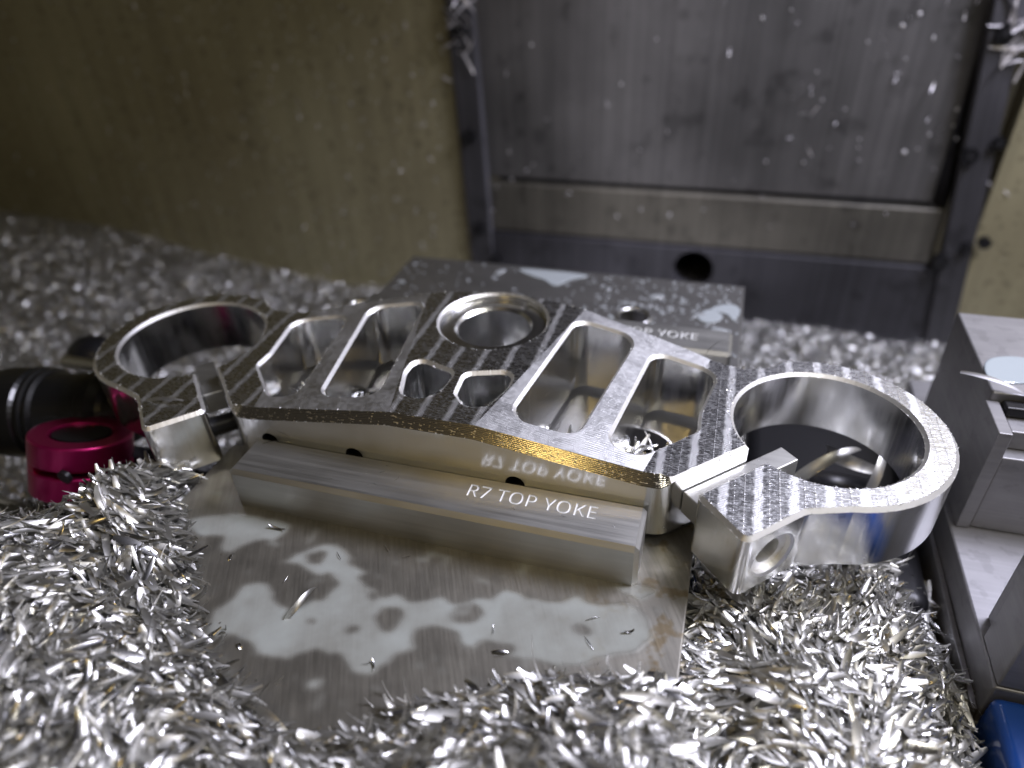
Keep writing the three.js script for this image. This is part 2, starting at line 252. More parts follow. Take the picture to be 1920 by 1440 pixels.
// ---------------------------------------------------------------- the yoke
const HC = 7, XK = 13.7, SL = 0.142, KS = 0.232, YB = -21, CX = 112.3;
const wingY = (x, z) => HC - SL * (Math.abs(x) - XK - KS * (33.6 - z));
const zone = (x, z) => { const w = wingY(x, z); return w >= HC - 1e-6 ? 0 : w > 0 ? 1 : 2; };
const H = (x, z) => Math.max(0, Math.min(HC, wingY(x, z)));
const NW = (s) => norm3([SL * s, 1, SL * KS]);
const lineF = (x, z, k) => k === 0 ? HC - wingY(x, z) : wingY(x, z);     // zero on the crease / on the line where wing meets clamp
const bridge = thing('top_yoke', 'machined aluminium motorcycle top yoke with two split clamp rings, clamped between two bars', 'yoke', [0, YB, 0]);
{
  // right half of the outline, front centre -> rear centre
  const R = [], Cc = [];
  const put = (x, z, c = 0.9) => { R.push([x, z]); Cc.push(c); };
  const ang = (a, r) => [CX + r * Math.cos(a), r * Math.sin(a)];
  put(0, 36.6, 3); for (let x = 3; x <= 63; x += 3) put(x, 36.6, 3);
  const q = fillet([[40, 36.6], [69.6, 36.6, 8], [88.6, 17.6]]);
  q.slice(1, -1).forEach(([x, z], i, a) => put(x, z, lerp(3, 1.0, sm(0.3, 1, i / (a.length - 1)))));
  // slit, body side, to the bore
  const rB = 26.4, circ = (s) => { for (let a = 170; a > 100; a -= 0.05) { const [x, z] = ang(a * Math.PI / 180, rB); if (x + z > s) return a; } };
  const a1 = circ(106.2), a2 = circ(116.4);
  { const [ex, ez] = ang(a1 * Math.PI / 180, rB), [sx, sz] = R[R.length - 1]; for (let i = 1; i < 8; i++) put(lerp(sx, ex, i / 8), lerp(sz, ez, i / 8), 1.0); }
  for (let i = 0; i <= 120; i++) { const a = (a1 + (a2 + 360 - a1) * i / 120) * Math.PI / 180; put(...ang(a, rB), 1.0); }
  // lug
  const [ax, az] = R[R.length - 1];
  const lug = fillet([[ax, az], [77.6, 38.8, 2.2], [91, 53.0, 2.6], [105.6, 38.4, 5], [117, 34.7, 8], [125, 32.6]]);
  lug.slice(1, -1).forEach(([x, z]) => put(x, z, 1.15));
  for (let i = 0; i <= 60; i++) { const a = (76 - (76 + 106) * i / 60) * Math.PI / 180; put(...ang(a, 35), 1.15); }
  const rear = new THREE.CatmullRomCurve3([[101, -32.5], [96.5, -28.4], [91, -26.2], [85, -25.9], [79, -27.9], [70.5, -31.0]].map(([x, z]) => V3(x, 0, z)), false, 'centripetal').getPoints(20);
  rear.slice(1).forEach((p) => put(p.x, p.z, 0.8));
  for (const [x, z] of [[57, -34.6], [43.5, -38.0], [37, -39.6], [31.5, -41.0], [24, -43.4], [16, -45.4], [8, -46.6], [0, -47.0]]) put(x, z, 0.8);
  const full = [...R.map((p, i) => [p[0], p[1], Cc[i]]), ...R.slice(1, -1).map((p, i) => [-p[0], p[1], Cc[i + 1]]).reverse()];
  // orientation: positive area
  const orient = (l, sgn) => (Math.sign(area(l)) === sgn ? l : l.slice().reverse());
  const mir = (l) => l.map(([x, z]) => [-x, z]);
  const p1 = fillet([[29.0, -33.8, 6.5], [52.4, -31.2, 7], [42.9, 27, 6.5], [20.7, 26.7, 6.5]]);
  const p2 = fillet([[57.6, -25.2, 6.5], [81.2, -21.8, 7.5], [76.6, 3.6, 8], [76.9, 11.8, 4], [61.6, 27.9, 6.5], [50.3, 27.6, 6]]);
  const ps = fillet([[0.9, 8.2, 4.2], [17.9, 2.8, 4.2], [18.2, 12.5, 5], [14.6, 24.4, 4], [7.0, 25.6, 4], [2.0, 20, 4]]);
  const RS = 19.6, ZC = -26.2;
  const holes = [[p1, 1.0], [mir(p1), 1.0], [p2, 1.0], [mir(p2), 1.0], [ps, 1.1], [mir(ps), 1.1], [circle(0, ZC, RS, 96), 0.9, 'stem']];
  const split = (l) => {              // insert points where a loop crosses a crease line
    const out = [];
    for (let i = 0; i < l.length; i++) {
      const a = l[i], b = l[(i + 1) % l.length]; out.push(a);
      const cuts = [];
      for (const k of [0, 1]) { const fa = lineF(a[0], a[1], k), fb = lineF(b[0], b[1], k); if (fa * fb < 0 && a[0] * b[0] > 0) { const t = fa / (fa - fb); if (t > 0.02 && t < 0.98) cuts.push(t); } }
      cuts.sort((x, y) => x - y).forEach((t) => out.push([lerp(a[0], b[0], t), lerp(a[1], b[1], t), lerp(a[2], b[2], t)]));
    }
    return out;
  };
  let outer = orient(clean(full), 1).map((p) => p);
  const loops = [{ l: split(outer), main: true }, ...holes.map(([l, c, s]) => { const o = orient(clean(l), -1), N = loopNormals(o), g = s ? 0 : c * 0.9; return { l: split(o.map(([x, z], i) => [x + N.v[i].m[0] * g, z + N.v[i].m[1] * g, c])), stem: s }; })];
  const soups = { '0': new Soup(), '1_1': new Soup(), '1_-1': new Soup(), '2_1': new Soup(), '2_-1': new Soup() };
  const pick = (x, z) => { const k = zone(x, z); return soups[k === 0 ? '0' : k + '_' + (x > 0 ? 1 : -1)]; };
  const caps = [];
  for (const L of loops) {
    const l = L.l, n = l.length, N = loopNormals(l); L.N = N;
    const off = l.map((p, i) => [p[0] - N.v[i].m[0] * p[2] * N.v[i].k, p[1] - N.v[i].m[1] * p[2] * N.v[i].k]);
    L.off = off; caps.push(off.map((p) => new THREE.Vector2(p[0], p[1])));
    let s = 0;
    for (let i = 0; i < n; i++) {
      const j = (i + 1) % n, a = l[i], b = l[j], oa = off[i], ob = off[j], mx = (a[0] + b[0]) / 2, mz = (a[1] + b[1]) / 2;
      const S = pick((oa[0] + ob[0]) / 2, (oa[1] + ob[1]) / 2), d = Math.hypot(b[0] - a[0], b[1] - a[1]);
      const sharpA = N.v[i].k > 1.06, sharpB = N.v[j].k > 1.06;
      const nA = sharpA ? N.e[i] : N.v[i].m, nB = sharpB ? N.e[i] : N.v[j].m;
      const ya = H(oa[0], oa[1]), yb = H(ob[0], ob[1]);
      const drop = (c) => c * (c > 1.5 ? 0.95 : 1);
      const ta = [oa[0], ya, oa[1]], tb = [ob[0], yb, ob[1]], ca = [a[0], ya - drop(a[2]), a[1]], cb = [b[0], yb - drop(b[2]), b[1]];
      const c3 = (m) => norm3([m[0], 1, m[1]]);
      S.mat(a[2] > 1.6 || b[2] > 1.6 ? 3 : 2);
      S.quad(ta, tb, cb, ca, c3(nA), c3(nB), [s * MM, 0], [(s + d) * MM, 0], [(s + d) * MM, a[2] * 1.4 * MM], [s * MM, a[2] * 1.4 * MM]);
      const front = L.main && Math.abs(a[1] - 36.6) < 0.01 && Math.abs(b[1] - 36.6) < 0.01;
      const lugFace = L.main && a[0] > 0 && Math.abs(N.e[i][0] - Math.SQRT1_2) < 0.01 && Math.abs(N.e[i][1] - Math.SQRT1_2) < 0.01 && d > 4 && a[0] > 90;
      const yB = L.stem ? HC - 2.8 : YB;
      if (front) (L.front ||= []).push([a[0], ca[1]], [b[0], cb[1]]);
      else if (lugFace) L.lug = [a, b, ca, cb];
      else {
        S.mat(1);
        const wa = [a[0], yB, a[1]], wb = [b[0], yB, b[1]];
        S.quad(ca, cb, wb, wa, [nA[0], 0, nA[1]], [nB[0], 0, nB[1]], [s * MM, ca[1] * MM], [(s + d) * MM, cb[1] * MM], [(s + d) * MM, yB * MM], [s * MM, yB * MM]);
      }
      s += d;
    }
  }
  // caps, cut along the crease lines
  const pts = caps.flat();
  const tris = THREE.ShapeUtils.triangulateShape(caps[0], caps.slice(1));
  const clip = (poly, f) => { const out = []; for (let i = 0; i < poly.length; i++) { const a = poly[i], b = poly[(i + 1) % poly.length], fa = f(a), fb = f(b); if (fa >= 0) out.push(a); if ((fa >= 0) !== (fb >= 0)) { const t = fa / (fa - fb); out.push([lerp(a[0], b[0], t), lerp(a[1], b[1], t)]); } } return out; };
  for (const t of tris) {
    const base = t.map((i) => [pts[i].x, pts[i].y]);
    for (const sx of [-1, 1]) {
      const half = clip(base, (p) => p[0] * sx);
      if (half.length < 3) continue;
      const W = (p) => HC - SL * (p[0] * sx - XK - KS * (33.6 - p[1]));
      for (const k of [0, 1, 2]) {
        let poly = k === 0 ? clip(half, (p) => W(p) - HC) : k === 1 ? clip(clip(half, (p) => HC - W(p)), (p) => W(p)) : clip(half, (p) => -W(p));
        if (poly.length < 3) continue;
        const S = soups[k === 0 ? '0' : k + '_' + sx], y = (p) => k === 0 ? HC : k === 1 ? W(p) : 0, nn = k === 1 ? NW(sx) : [0, 1, 0];
        S.mat(k === 1 ? 4 : 0);
        for (let i = 1; i + 1 < poly.length; i++) {
          const T = [poly[0], poly[i], poly[i + 1]], P = T.map((p) => [p[0], y(p), p[1]]), U = T.map((p) => [p[0] * MM, p[1] * MM]);
          S.tri(P[0], P[2], P[1], nn, nn, nn, U[0], U[2], U[1]);
        }
      }
    }
  }
  // underside
  const bl = loops.filter((L) => !L.stem).map((L) => L.l.map((p) => new THREE.Vector2(p[0], p[1])));
  bl.push(circle(0, ZC, 13, 64).reverse().map(([x, z]) => new THREE.Vector2(x, z)));
  const bp = bl.flat(), dn = [0, -1, 0];
  soups['0'].mat(1);
  for (const t of THREE.ShapeUtils.triangulateShape(bl[0], bl.slice(1))) { const P = t.map((i) => [bp[i].x, YB, bp[i].y]), U = t.map((i) => [bp[i].x * MM, bp[i].y * MM]); soups['0'].tri(P[0], P[1], P[2], dn, dn, dn, U[0], U[1], U[2]); }
  // front wall with its round cross holes
  const mk = (S, poly2, holes2, toWorld, nn, depth, holeMat) => {
    const c = [poly2, ...holes2.map(([cx, cy, r]) => circle(cx, cy, r, 28).reverse())].map((l) => l.map(([x, y]) => new THREE.Vector2(x, y)));
    const all = c.flat(); S.mat(1);
    for (const t of THREE.ShapeUtils.triangulateShape(c[0], c.slice(1))) { const P = t.map((i) => toWorld(all[i].x, all[i].y, 0)), U = t.map((i) => [all[i].x * MM, all[i].y * MM]); S.tri(P[0], P[1], P[2], nn, nn, nn, U[0], U[1], U[2]); }
    return c;
  };
  {
    const f = loops[0].front.sort((a, b) => a[0] - b[0]).filter((p, i, a) => !i || p[0] - a[i - 1][0] > 0.01);
    const poly = [[f[0][0], YB], [f[f.length - 1][0], YB], ...f.slice().reverse()];
    const hs = [-57.7, -27, 26.2].map((x) => [x, -10.6, 3]);
    const S = soups['0'];
    mk(S, poly, hs, (x, y, d) => [x, y, 36.6 - d], [0, 0, 1]);
    for (const [cx, cy, r] of hs) { const g = cyl(r, r, 7, 28, true); g.rotateX(Math.PI / 2); g.translate(cx, cy, 33.1); const d = new THREE.CircleGeometry(r, 24); d.translate(cx, cy, 29.7); part(bridge, 'cross_hole', mergeGeometries([g, d]), mDark); }
  }
  const faces = ['0', '1_1', '1_-1', '2_1', '2_-1'];
  // lug face of each clamp with the counterbored pinch bolt hole
  for (const sx of [1, -1]) {
    const [a, b, ca, cb] = loops[0].lug, S = soups['2_' + sx];
    const lo = a[0] < b[0] ? [a, ca] : [b, cb], hi = a[0] < b[0] ? [b, cb] : [a, ca];
    const L = Math.hypot(hi[0][0] - lo[0][0], hi[0][1] - lo[0][1]), D = [(hi[0][0] - lo[0][0]) / L, (hi[0][1] - lo[0][1]) / L], nn = [D[1] * -1, 0, D[0]].map((v) => v);
    const nrm = [Math.SQRT1_2 * sx, 0, Math.SQRT1_2];
    const W = (u, v, d) => [(lo[0][0] + D[0] * u - Math.SQRT1_2 * d) * sx, v, lo[0][1] + D[1] * u - Math.SQRT1_2 * d];
    const hc = [L * 0.52, -11.4], r1 = Math.min(7.4, L * 0.48);
    mk(S, [[0, YB], [L, YB], [L, hi[1][1]], [0, lo[1][1]]], [[hc[0], hc[1], r1]], W, nrm);
    const ringAt = (r, d, n = 32) => Array.from({ length: n }, (_, i) => W(hc[0] + r * Math.cos(i / n * 2 * Math.PI), hc[1] + r * Math.sin(i / n * 2 * Math.PI), d));
    const cb0 = new Soup(); cb0.mat(0);
    const strip = (A, B, kind) => { const n = A.length; for (let i = 0; i < n; i++) { const j = (i + 1) % n, an = (t) => { const c = Math.cos(t / n * 2 * Math.PI), s = Math.sin(t / n * 2 * Math.PI); return kind === 'w' ? norm3([-c * D[0] * sx, -s, -c * D[1]]) : nrm; }; cb0.quad(A[i], A[j], B[j], B[i], an(i), an(i + 1), [i * 1e-3, 0], [i * 1e-3 + 1e-3, 0], [i * 1e-3 + 1e-3, 7e-3], [i * 1e-3, 7e-3]); } };
    strip(ringAt(r1, 0), ringAt(r1 - 0.7, 0.6), 'f'); strip(ringAt(r1 - 0.7, 0.6), ringAt(r1 - 0.7, 2.0), 'w'); strip(ringAt(r1 - 0.7, 2.0), ringAt(4.0, 2.0), 'f'); strip(ringAt(4.0, 2.0), ringAt(3.8, 12.5), 'w');
    S.lugHole = cb0;
  }
  const names = { '0': ['bridge', 'flat milled centre section with the steering stem bore'], '1_1': ['wing', 'bright sloping section with two pocket windows'], '1_-1': ['wing', 'dark grey sloping section with two pocket windows'], '2_1': ['clamp_ring'], '2_-1': ['clamp_ring'] };
  for (const k of faces) {
    const m = part(bridge, names[k][0], soups[k].geo(), [mFlat, mWall, mEdge, mBand, mWing], names[k][1]);
    if (soups[k].lugHole) part(m, 'bolt_hole', soups[k].lugHole.geo(), mEdge);
  }
  // stem bore: recess floor, chamfer and inner bore
  const prof = [[RS - 0.9 + 0.9, HC - 2.6], [RS - 0.6, HC - 2.8], [14.2, HC - 2.8], [13.2, HC - 3.8], [13.2, YB]];
  const st = new THREE.LatheGeometry(prof.map(([r, y]) => new THREE.Vector2(r, y)), 96); 
  const sn = st.toNonIndexed(); sn.computeVertexNormals(); sn.translate(0, 0, ZC);
  const uvp = sn.attributes.position, uvv = new Float32Array(uvp.count * 2); for (let i = 0; i < uvp.count; i++) { const a = Math.atan2(uvp.getZ(i) - ZC, uvp.getX(i)); uvv[2 * i] = a * 15 * MM; uvv[2 * i + 1] = (uvp.getY(i) + Math.hypot(uvp.getX(i), uvp.getZ(i) - ZC)) * MM; } sn.setAttribute('uv', new THREE.BufferAttribute(uvv, 2));
  part(bridge, 'stem_bore', smoothRound(sn, 0, ZC), mRing);
  bridge.userData._loops = undefined; delete bridge.userData._loops;
  bridge._loops = loops; 
}
function smoothRound(g, cx, cz) {       // smooth the horizontal part of lathe normals about an upright axis
  const p = g.attributes.position, n = g.attributes.normal;
  for (let i = 0; i < p.count; i++) { const h = Math.hypot(n.getX(i), n.getZ(i)); if (h < 0.05) continue; const dx = p.getX(i) - cx, dz = p.getZ(i) - cz, L = Math.hypot(dx, dz), s = Math.sign(dx * n.getX(i) + dz * n.getZ(i)); n.setXYZ(i, s * dx / L * h, n.getY(i), s * dz / L * h); }
  return g;
}
// black threaded stud across the slit of one clamp
{
  const g = [], N = 26, L = 14; const prof = [[0, -L / 2]]; for (let i = 0; i <= N; i++) prof.push([i % 2 ? 3.1 : 3.7, -L / 2 + L * i / N]); prof.push([0, L / 2]);
  const t = new THREE.LatheGeometry(prof.map(([r, y]) => new THREE.Vector2(r, y)), 24); t.rotateX(Math.PI / 2); t.rotateY(-Math.PI / 4); t.translate(-78.9, -10.6, 33.0);
  single('threaded_stud', 'black threaded stud crossing the slit of the clamp beside the magenta collar', 'stud', [-79, -14, 33], t, mBlackOx);
  const bar = (sx, s0, s1, y1) => { const b = new RoundedBoxGeometry(6.9, 8, s1 - s0, 2, 0.5); metricUV(b); b.translate(0, y1 - 4, (s0 + s1) / 2); b.rotateY(-Math.PI / 4 * sx); const c = [86.2 * sx, 25.1]; b.translate(c[0], 0, c[1]); return metricUV(b); };
  single('spacer_key', 'short square aluminium key wedged in the slit above the black stud', 'key', [-92, -12, 20], bar(-1, -25, -3, -6), mBar, 'slit keys');
  single('spacer_key', 'square aluminium key lying in the slit of the clamp beside the steel slide', 'key', [92, -13, 20], bar(1, -24, 13.5, -6.2), mBar, 'slit keys');
}
// tiny burrs standing on the milled edges
{
  const r = rng(5), list = [];
  const tri = new THREE.BufferGeometry(); tri.setAttribute('position', new THREE.Float32BufferAttribute([-0.09, 0, 0, 0.09, 0, 0, 0.02, 1, 0.16, -0.09, 0, 0, 0.02, 1, 0.16, 0, 0.05, -0.1], 3)); tri.computeVertexNormals(); tri.scale(MM, MM, MM);
  const d = new THREE.Object3D();
  for (const L of bridge._loops) for (let i = 0; i < L.l.length; i++) {
    const j = (i + 1) % L.l.length, a = L.off[i], b = L.off[j], a2 = L.l[i], b2 = L.l[j], len = Math.hypot(b[0] - a[0], b[1] - a[1]);
    const right = a[0] > 80 ? 2.4 : a[0] < -80 ? 1.2 : 0.9;
    for (let k = 0; k < len * right; k++) {
      if (r() > 0.62) continue;
      const t = r(), o = r() < 0.5, x = o ? lerp(a[0], b[0], t) : lerp(a2[0], b2[0], t), z = o ? lerp(a[1], b[1], t) : lerp(a2[1], b2[1], t);
      const y = H(lerp(a[0], b[0], t), lerp(a[1], b[1], t)) - (o ? 0.05 : lerp(a2[2], b2[2], t) * 0.95 + 0.02);
      d.position.set(x * MM, (y - YB) * MM, z * MM); d.rotation.set((r() - 0.5) * 2.2, r() * 6.3, (r() - 0.5) * 2.2); const s = 0.25 + 0.75 * r() * r(); d.scale.set(0.8 + r(), s, 0.8 + r()); d.updateMatrix(); list.push(d.matrix.clone());
    }
  }
  for (let i = 0; i < 1500; i++) {         // lumps of burr along the overlap lines of the clamp face beside the slide
    const k = Math.floor(r() * 8), x = PASS / 2 + PASS * (9 + k) + (r() - 0.5) * 2.6, z = -36 + r() * 88;
    const q = Math.hypot(x - CX, z); if (!((q > 28 && q < 34) || (z > 24 && x + z > 118 && x + z < 141 && x - z > 41 && q > 28))) continue;
    d.position.set(x * MM, (0 - YB) * MM, z * MM); d.rotation.set((r() - 0.5) * 2.6, r() * 6.3, (r() - 0.5) * 2.6); const s = 0.2 + 0.5 * r() * r(); d.scale.set(1 + 2 * r(), s, 1 + 2 * r()); d.updateMatrix(); list.push(d.matrix.clone());
  }
  const im = new THREE.InstancedMesh(tri, new THREE.MeshStandardMaterial({ color: lin(0.93, 0.93, 0.92), metalness: 1, roughness: 0.45, side: THREE.DoubleSide }), list.length);
  list.forEach((m, i) => im.setMatrixAt(i, m)); im.name = 'edge_burrs'; im.userData.kind = 'stuff'; bridge.add(im);
}

// ---------------------------------------------------------------- fixture bars with engraved lettering
const font = await new FontLoader().loadAsync('fonts/droid/droid_sans_regular.typeface.json');
function letteredBar(label, x0, x1, y0, y1, z0, z1, text, tx0, tx1, tz) {
  const g = thing('fixture_bar', label, 'fixture bar', [(x0 + x1) / 2, y0, (z0 + z1) / 2]);
  const c = 1.3, S = new Soup();
  const nx = 24, top = [];                                    // outline of the top face
  const outl = [[x0 + c, z0 + c], [x1 - c, z0 + c], [x1 - c, z1 - c], [x0 + c, z1 - c]];
  // letters
  const shapes = font.generateShapes(text, 8), box = new THREE.Box2(); shapes.forEach((s) => s.getPoints(6).forEach((p) => box.expandByPoint(p)));
  const k = (tx1 - tx0) / (box.max.x - box.min.x), map = (p) => [tx0 + (p.x - box.min.x) * k, tz - p.y * k];
  const orient = (l, s) => (Math.sign(area(l)) === s ? l : l.slice().reverse());
  const L = shapes.map((s) => ({ o: clean(s.getPoints(6).map(map)), h: s.holes.map((h) => clean(h.getPoints(6).map(map))) }));
  const cap = (o, hs, y) => { const ls = [o, ...hs].map((l) => l.map(([x, z]) => new THREE.Vector2(x, z))), all = ls.flat(); for (const t of THREE.ShapeUtils.triangulateShape(ls[0], ls.slice(1))) { let P = t.map((i) => [all[i].x, y, all[i].y]); const cr = (P[1][2] - P[0][2]) * (P[2][0] - P[0][0]) - (P[1][0] - P[0][0]) * (P[2][2] - P[0][2]); if (cr < 0) P = [P[0], P[2], P[1]]; const u = (p) => [p[0] * MM, p[2] * MM], n = [0, 1, 0]; S.tri(P[0], P[1], P[2], n, n, n, u(P[0]), u(P[1]), u(P[2])); } };
  S.mat(0); cap(outl, L.map((l) => l.o), y1);
  for (const l of L) for (const h of l.h) cap(h, [], y1);
  const body = S.geo();
  const b = part(g, 'bar', mergeWith(body, barSides(x0, x1, y0, y1, z0, z1, c)), mBar);
  const E2 = new Soup(); E2.mat(0);
  for (const l of L) {
    for (const [lp, s] of [[orient(l.o, 1), 1], ...l.h.map((h) => [orient(h, -1), 1])]) {
      const N = loopNormals(lp), w = 0.2, dep = 0.3, inn = lp.map((p, i) => [p[0] - N.v[i].m[0] * w * Math.min(1.3, N.v[i].k), p[1] - N.v[i].m[1] * w * Math.min(1.3, N.v[i].k)]);
      lp.forEach((p, i) => { const j = (i + 1) % lp.length, q = lp[j], nn = norm3([-N.e[i][0] * dep, w, -N.e[i][1] * dep]); E2.quad([p[0], y1, p[1]], [q[0], y1, q[1]], [inn[j][0], y1 - dep, inn[j][1]], [inn[i][0], y1 - dep, inn[i][1]], nn, nn, [0, 0], [1e-3, 0], [1e-3, 1e-3], [0, 1e-3]); });
    }
    const ls = [l.o, ...l.h].map((a) => a.map(([x, z]) => new THREE.Vector2(x, z))), all = ls.flat();
    for (const t of THREE.ShapeUtils.triangulateShape(ls[0], ls.slice(1))) { const P = t.map((i) => [all[i].x, y1 - 0.3, all[i].y]), n = [0, 1, 0]; E2.tri(P[0], P[1], P[2], n, n, n, [0, 0], [0, 0], [0, 0]); }
  }
  part(b, 'engraved_lettering', E2.geo(), mEngrave);
  return g;
}
function mergeWith(a, b) { a = a.clone(); a.clearGroups(); return mergeGeometries([a, b]); }
function barSides(x0, x1, y0, y1, z0, z1, c) {
  const S = new Soup(); S.mat(0);
  const q = (a, b, cc, d) => { const u = V3(...b).sub(V3(...a)), v = V3(...d).sub(V3(...a)), n = u.cross(v).normalize().toArray(); const uv = (p) => Math.abs(n[0]) > 0.75 ? [p[2] * MM, p[1] * MM] : Math.abs(n[1]) > 0.75 ? [p[0] * MM, p[2] * MM] : [p[0] * MM, p[1] * MM]; S.quad(a, b, cc, d, n, n, uv(a), uv(b), uv(cc), uv(d)); };
  const T = (x, z) => [x, y1, z], X0 = x0 + c, X1 = x1 - c, Z0 = z0 + c, Z1 = z1 - c, ym = y1 - c;
  q(T(X0, Z1), [X0, ym, z1], [X1, ym, z1], T(X1, Z1));            // front chamfer
  q(T(X1, Z0), [X1, ym, z0], [X0, ym, z0], T(X0, Z0));            // rear chamfer
  q(T(X1, Z1), [x1, ym, Z1], [x1, ym, Z0], T(X1, Z0));
  q(T(X0, Z0), [x0, ym, Z0], [x0, ym, Z1], T(X0, Z1));
  const cor = [[X0, z1], [X1, z1], [x1, Z1], [x1, Z0], [X1, z0], [X0, z0], [x0, Z0], [x0, Z1]];
  for (let i = 0; i < 8; i++) { const [ax, az] = cor[i], [bx, bz] = cor[(i + 1) % 8]; q([ax, ym, az], [ax, y0, az], [bx, y0, bz], [bx, ym, bz]); }
  const tri = (a, b, cc) => { const n = V3(...b).sub(V3(...a)).cross(V3(...cc).sub(V3(...a))).normalize().toArray(); S.tri(a, b, cc, n, n, n, [0, 0], [1e-3, 0], [0, 1e-3]); };
  tri(T(X1, Z1), [X1, ym, z1], [x1, ym, Z1]); tri(T(X0, Z1), [x0, ym, Z1], [X0, ym, z1]); tri(T(X1, Z0), [x1, ym, Z0], [X1, ym, z0]); tri(T(X0, Z0), [X0, ym, z0], [x0, ym, Z0]);
  const g = S.geo(); g.clearGroups(); return g;
}
letteredBar('brushed aluminium bar engraved R7 TOP YOKE along the open side of the yoke', -62, 65.5, -24, -9.4, 36.75, 54, 'R7 TOP YOKE', 14.2, 52.2, 45.7);
letteredBar('aluminium bar half hidden behind the yoke, its engraving ending in YOKE', -70, 84.5, -24, -9.4, -65, -47.5, 'R7 TOP YOKE', 33.7, 71.7, -55);

// ---------------------------------------------------------------- base plates with milky coolant
function inPoly(x, z, P) { let c = false; for (let i = 0, j = P.length - 1; i < P.length; j = i++) { if ((P[i][1] > z) !== (P[j][1] > z) && x < (P[j][0] - P[i][0]) * (z - P[i][1]) / (P[j][1] - P[i][1]) + P[i][0]) c = !c; } return c; }
const flat = (list, y) => list.map(([px, py]) => { const p = onY(px, py, y); return [p.x, p.z]; });
const YP = -24;
const PX0 = -82, PX1 = 79.5, PZ0 = 28, PZ1 = 138;
{
  const wet = [flat([[395, 1150], [440, 1120], [455, 1098], [500, 1093], [515, 1120], [540, 1140], [600, 1128], [640, 1090], [665, 1080], [690, 1100], [720, 1120], [745, 1110], [770, 1130], [830, 1120], [860, 1130], [920, 1122], [950, 1105], [985, 1125], [1040, 1132], [1080, 1120], [1130, 1130], [1180, 1125], [1220, 1160], [1225, 1195], [1180, 1220], [1110, 1240], [1050, 1245], [980, 1235], [900, 1225], [850, 1200], [790, 1210], [740, 1230], [700, 1265], [660, 1260], [640, 1225], [590, 1222], [540, 1238], [490, 1230], [470, 1200], [430, 1190], [385, 1195]], YP),
    flat([[525, 1050], [570, 1035], [600, 1020], [640, 1025], [665, 1045], [650, 1065], [600, 1080], [560, 1062]], YP),
    flat([[350, 975], [400, 965], [470, 965], [540, 985], [520, 1010], [470, 1015], [430, 1040], [410, 1030], [420, 1005], [360, 1000]], YP),
    flat([[1150, 1100], [1210, 1095], [1240, 1110], [1200, 1125]], YP), flat([[575, 1280], [605, 1265], [600, 1290], [580, 1295]], YP), flat([[600, 1040], [640, 1050], [690, 1075], [640, 1100], [620, 1075]], YP)];
  const dry = [[590, 1045, 15, 10], [728, 1158, 32, 20], [875, 1152, 28, 18], [700, 1120, 10, 7], [815, 1198, 46, 22], [660, 1180, 14, 5], [930, 1215, 40, 14], [1095, 1180, 14, 9], [580, 1165, 8, 5]];
  const dryP = dry.map(([x, y, a, b]) => flat(Array.from({ length: 18 }, (_, i) => [x + a * Math.cos(i / 9 * Math.PI), y + b * Math.sin(i / 9 * Math.PI)]), YP));
  const N = 768, mask = new Float32Array(N * N);
  for (let j = 0; j < N; j++) for (let i = 0; i < N; i++) {
    const x0 = lerp(PX0, PX1, i / N), z0 = lerp(PZ0, PZ1, j / N);
    const x = x0 + 1.8 * (fbm(x0 * 0.2, z0 * 0.2, 91, 2) - 0.5) * 2, z = z0 + 1.5 * (fbm(x0 * 0.2, z0 * 0.2, 95, 2) - 0.5) * 2;
    let m = wet.some((p) => inPoly(x, z, p)) && !dryP.some((p) => inPoly(x, z, p)) ? 1 : 0;
    if (!m && noise(x0 * 0.35, z0 * 0.35, 98) > 0.86) m = 0.6;
    mask[j * N + i] = m;
  }
  let bl = mask; for (let it = 0; it < 11; it++) { const o = new Float32Array(N * N); for (let j = 0; j < N; j++) for (let i = 0; i < N; i++) { let s = 0, c = 0; for (let dj = -2; dj <= 2; dj++) for (let di = -2; di <= 2; di++) { const a = Math.min(N - 1, Math.max(0, i + di)), b = Math.min(N - 1, Math.max(0, j + dj)); s += bl[b * N + a]; c++; } o[j * N + i] = s / c; } bl = o; }
  const at = (u, v) => bl[Math.min(N - 1, Math.floor(v * N)) * N + Math.min(N - 1, Math.floor(u * N))];
  const plateUV = (t) => { t.wrapS = t.wrapT = THREE.ClampToEdgeWrapping; t.repeat.set(1 / ((PX1 - PX0) * MM), 1 / ((PZ1 - PZ0) * MM)); t.offset.set(-PX0 / (PX1 - PX0), -PZ0 / (PZ1 - PZ0)); t.needsUpdate = true; return t; };
  const col = plateUV(tex(N, N, (u, v) => { const m = at(u, v), X = u * 161, Z = v * 110; const g = fbm(X * 0.12, Z * 0.12, 101, 5), s = noise((X * 0.9 - Z * 0.45) * 2.2, (X * 0.45 + Z * 0.9) * 0.12, 103), st = sm(0.64, 0.78, fbm(X * 0.2, Z * 0.2, 106, 4)) * sm(120, 160, X); const k = 0.66 + 0.2 * (g - 0.5) + 0.06 * (s - 0.5); const d = [k - 0.08 * st, k * 0.985 - 0.12 * st, k * 0.94 - 0.18 * st]; const w = [0.69 + 0.12 * (g - 0.5), 0.715 + 0.12 * (g - 0.5), 0.71 + 0.12 * (g - 0.5)]; const mm = Math.min(1, m * (0.42 + 0.8 * g)); return d.map((a, i) => lerp(a, w[i], mm)); }, true));
  const met = plateUV(tex(N, N, (u, v) => { const m = at(u, v); return lerp(0.82, 0.0, m); }));
  const rou = plateUV(tex(N, N, (u, v) => { const m = at(u, v), X = u * 161, Z = v * 110; const s = noise((X * 0.9 - Z * 0.45) * 2.6, (X * 0.45 + Z * 0.9) * 0.15, 108); return lerp(0.42 + 0.10 * s, 0.16, m); }));
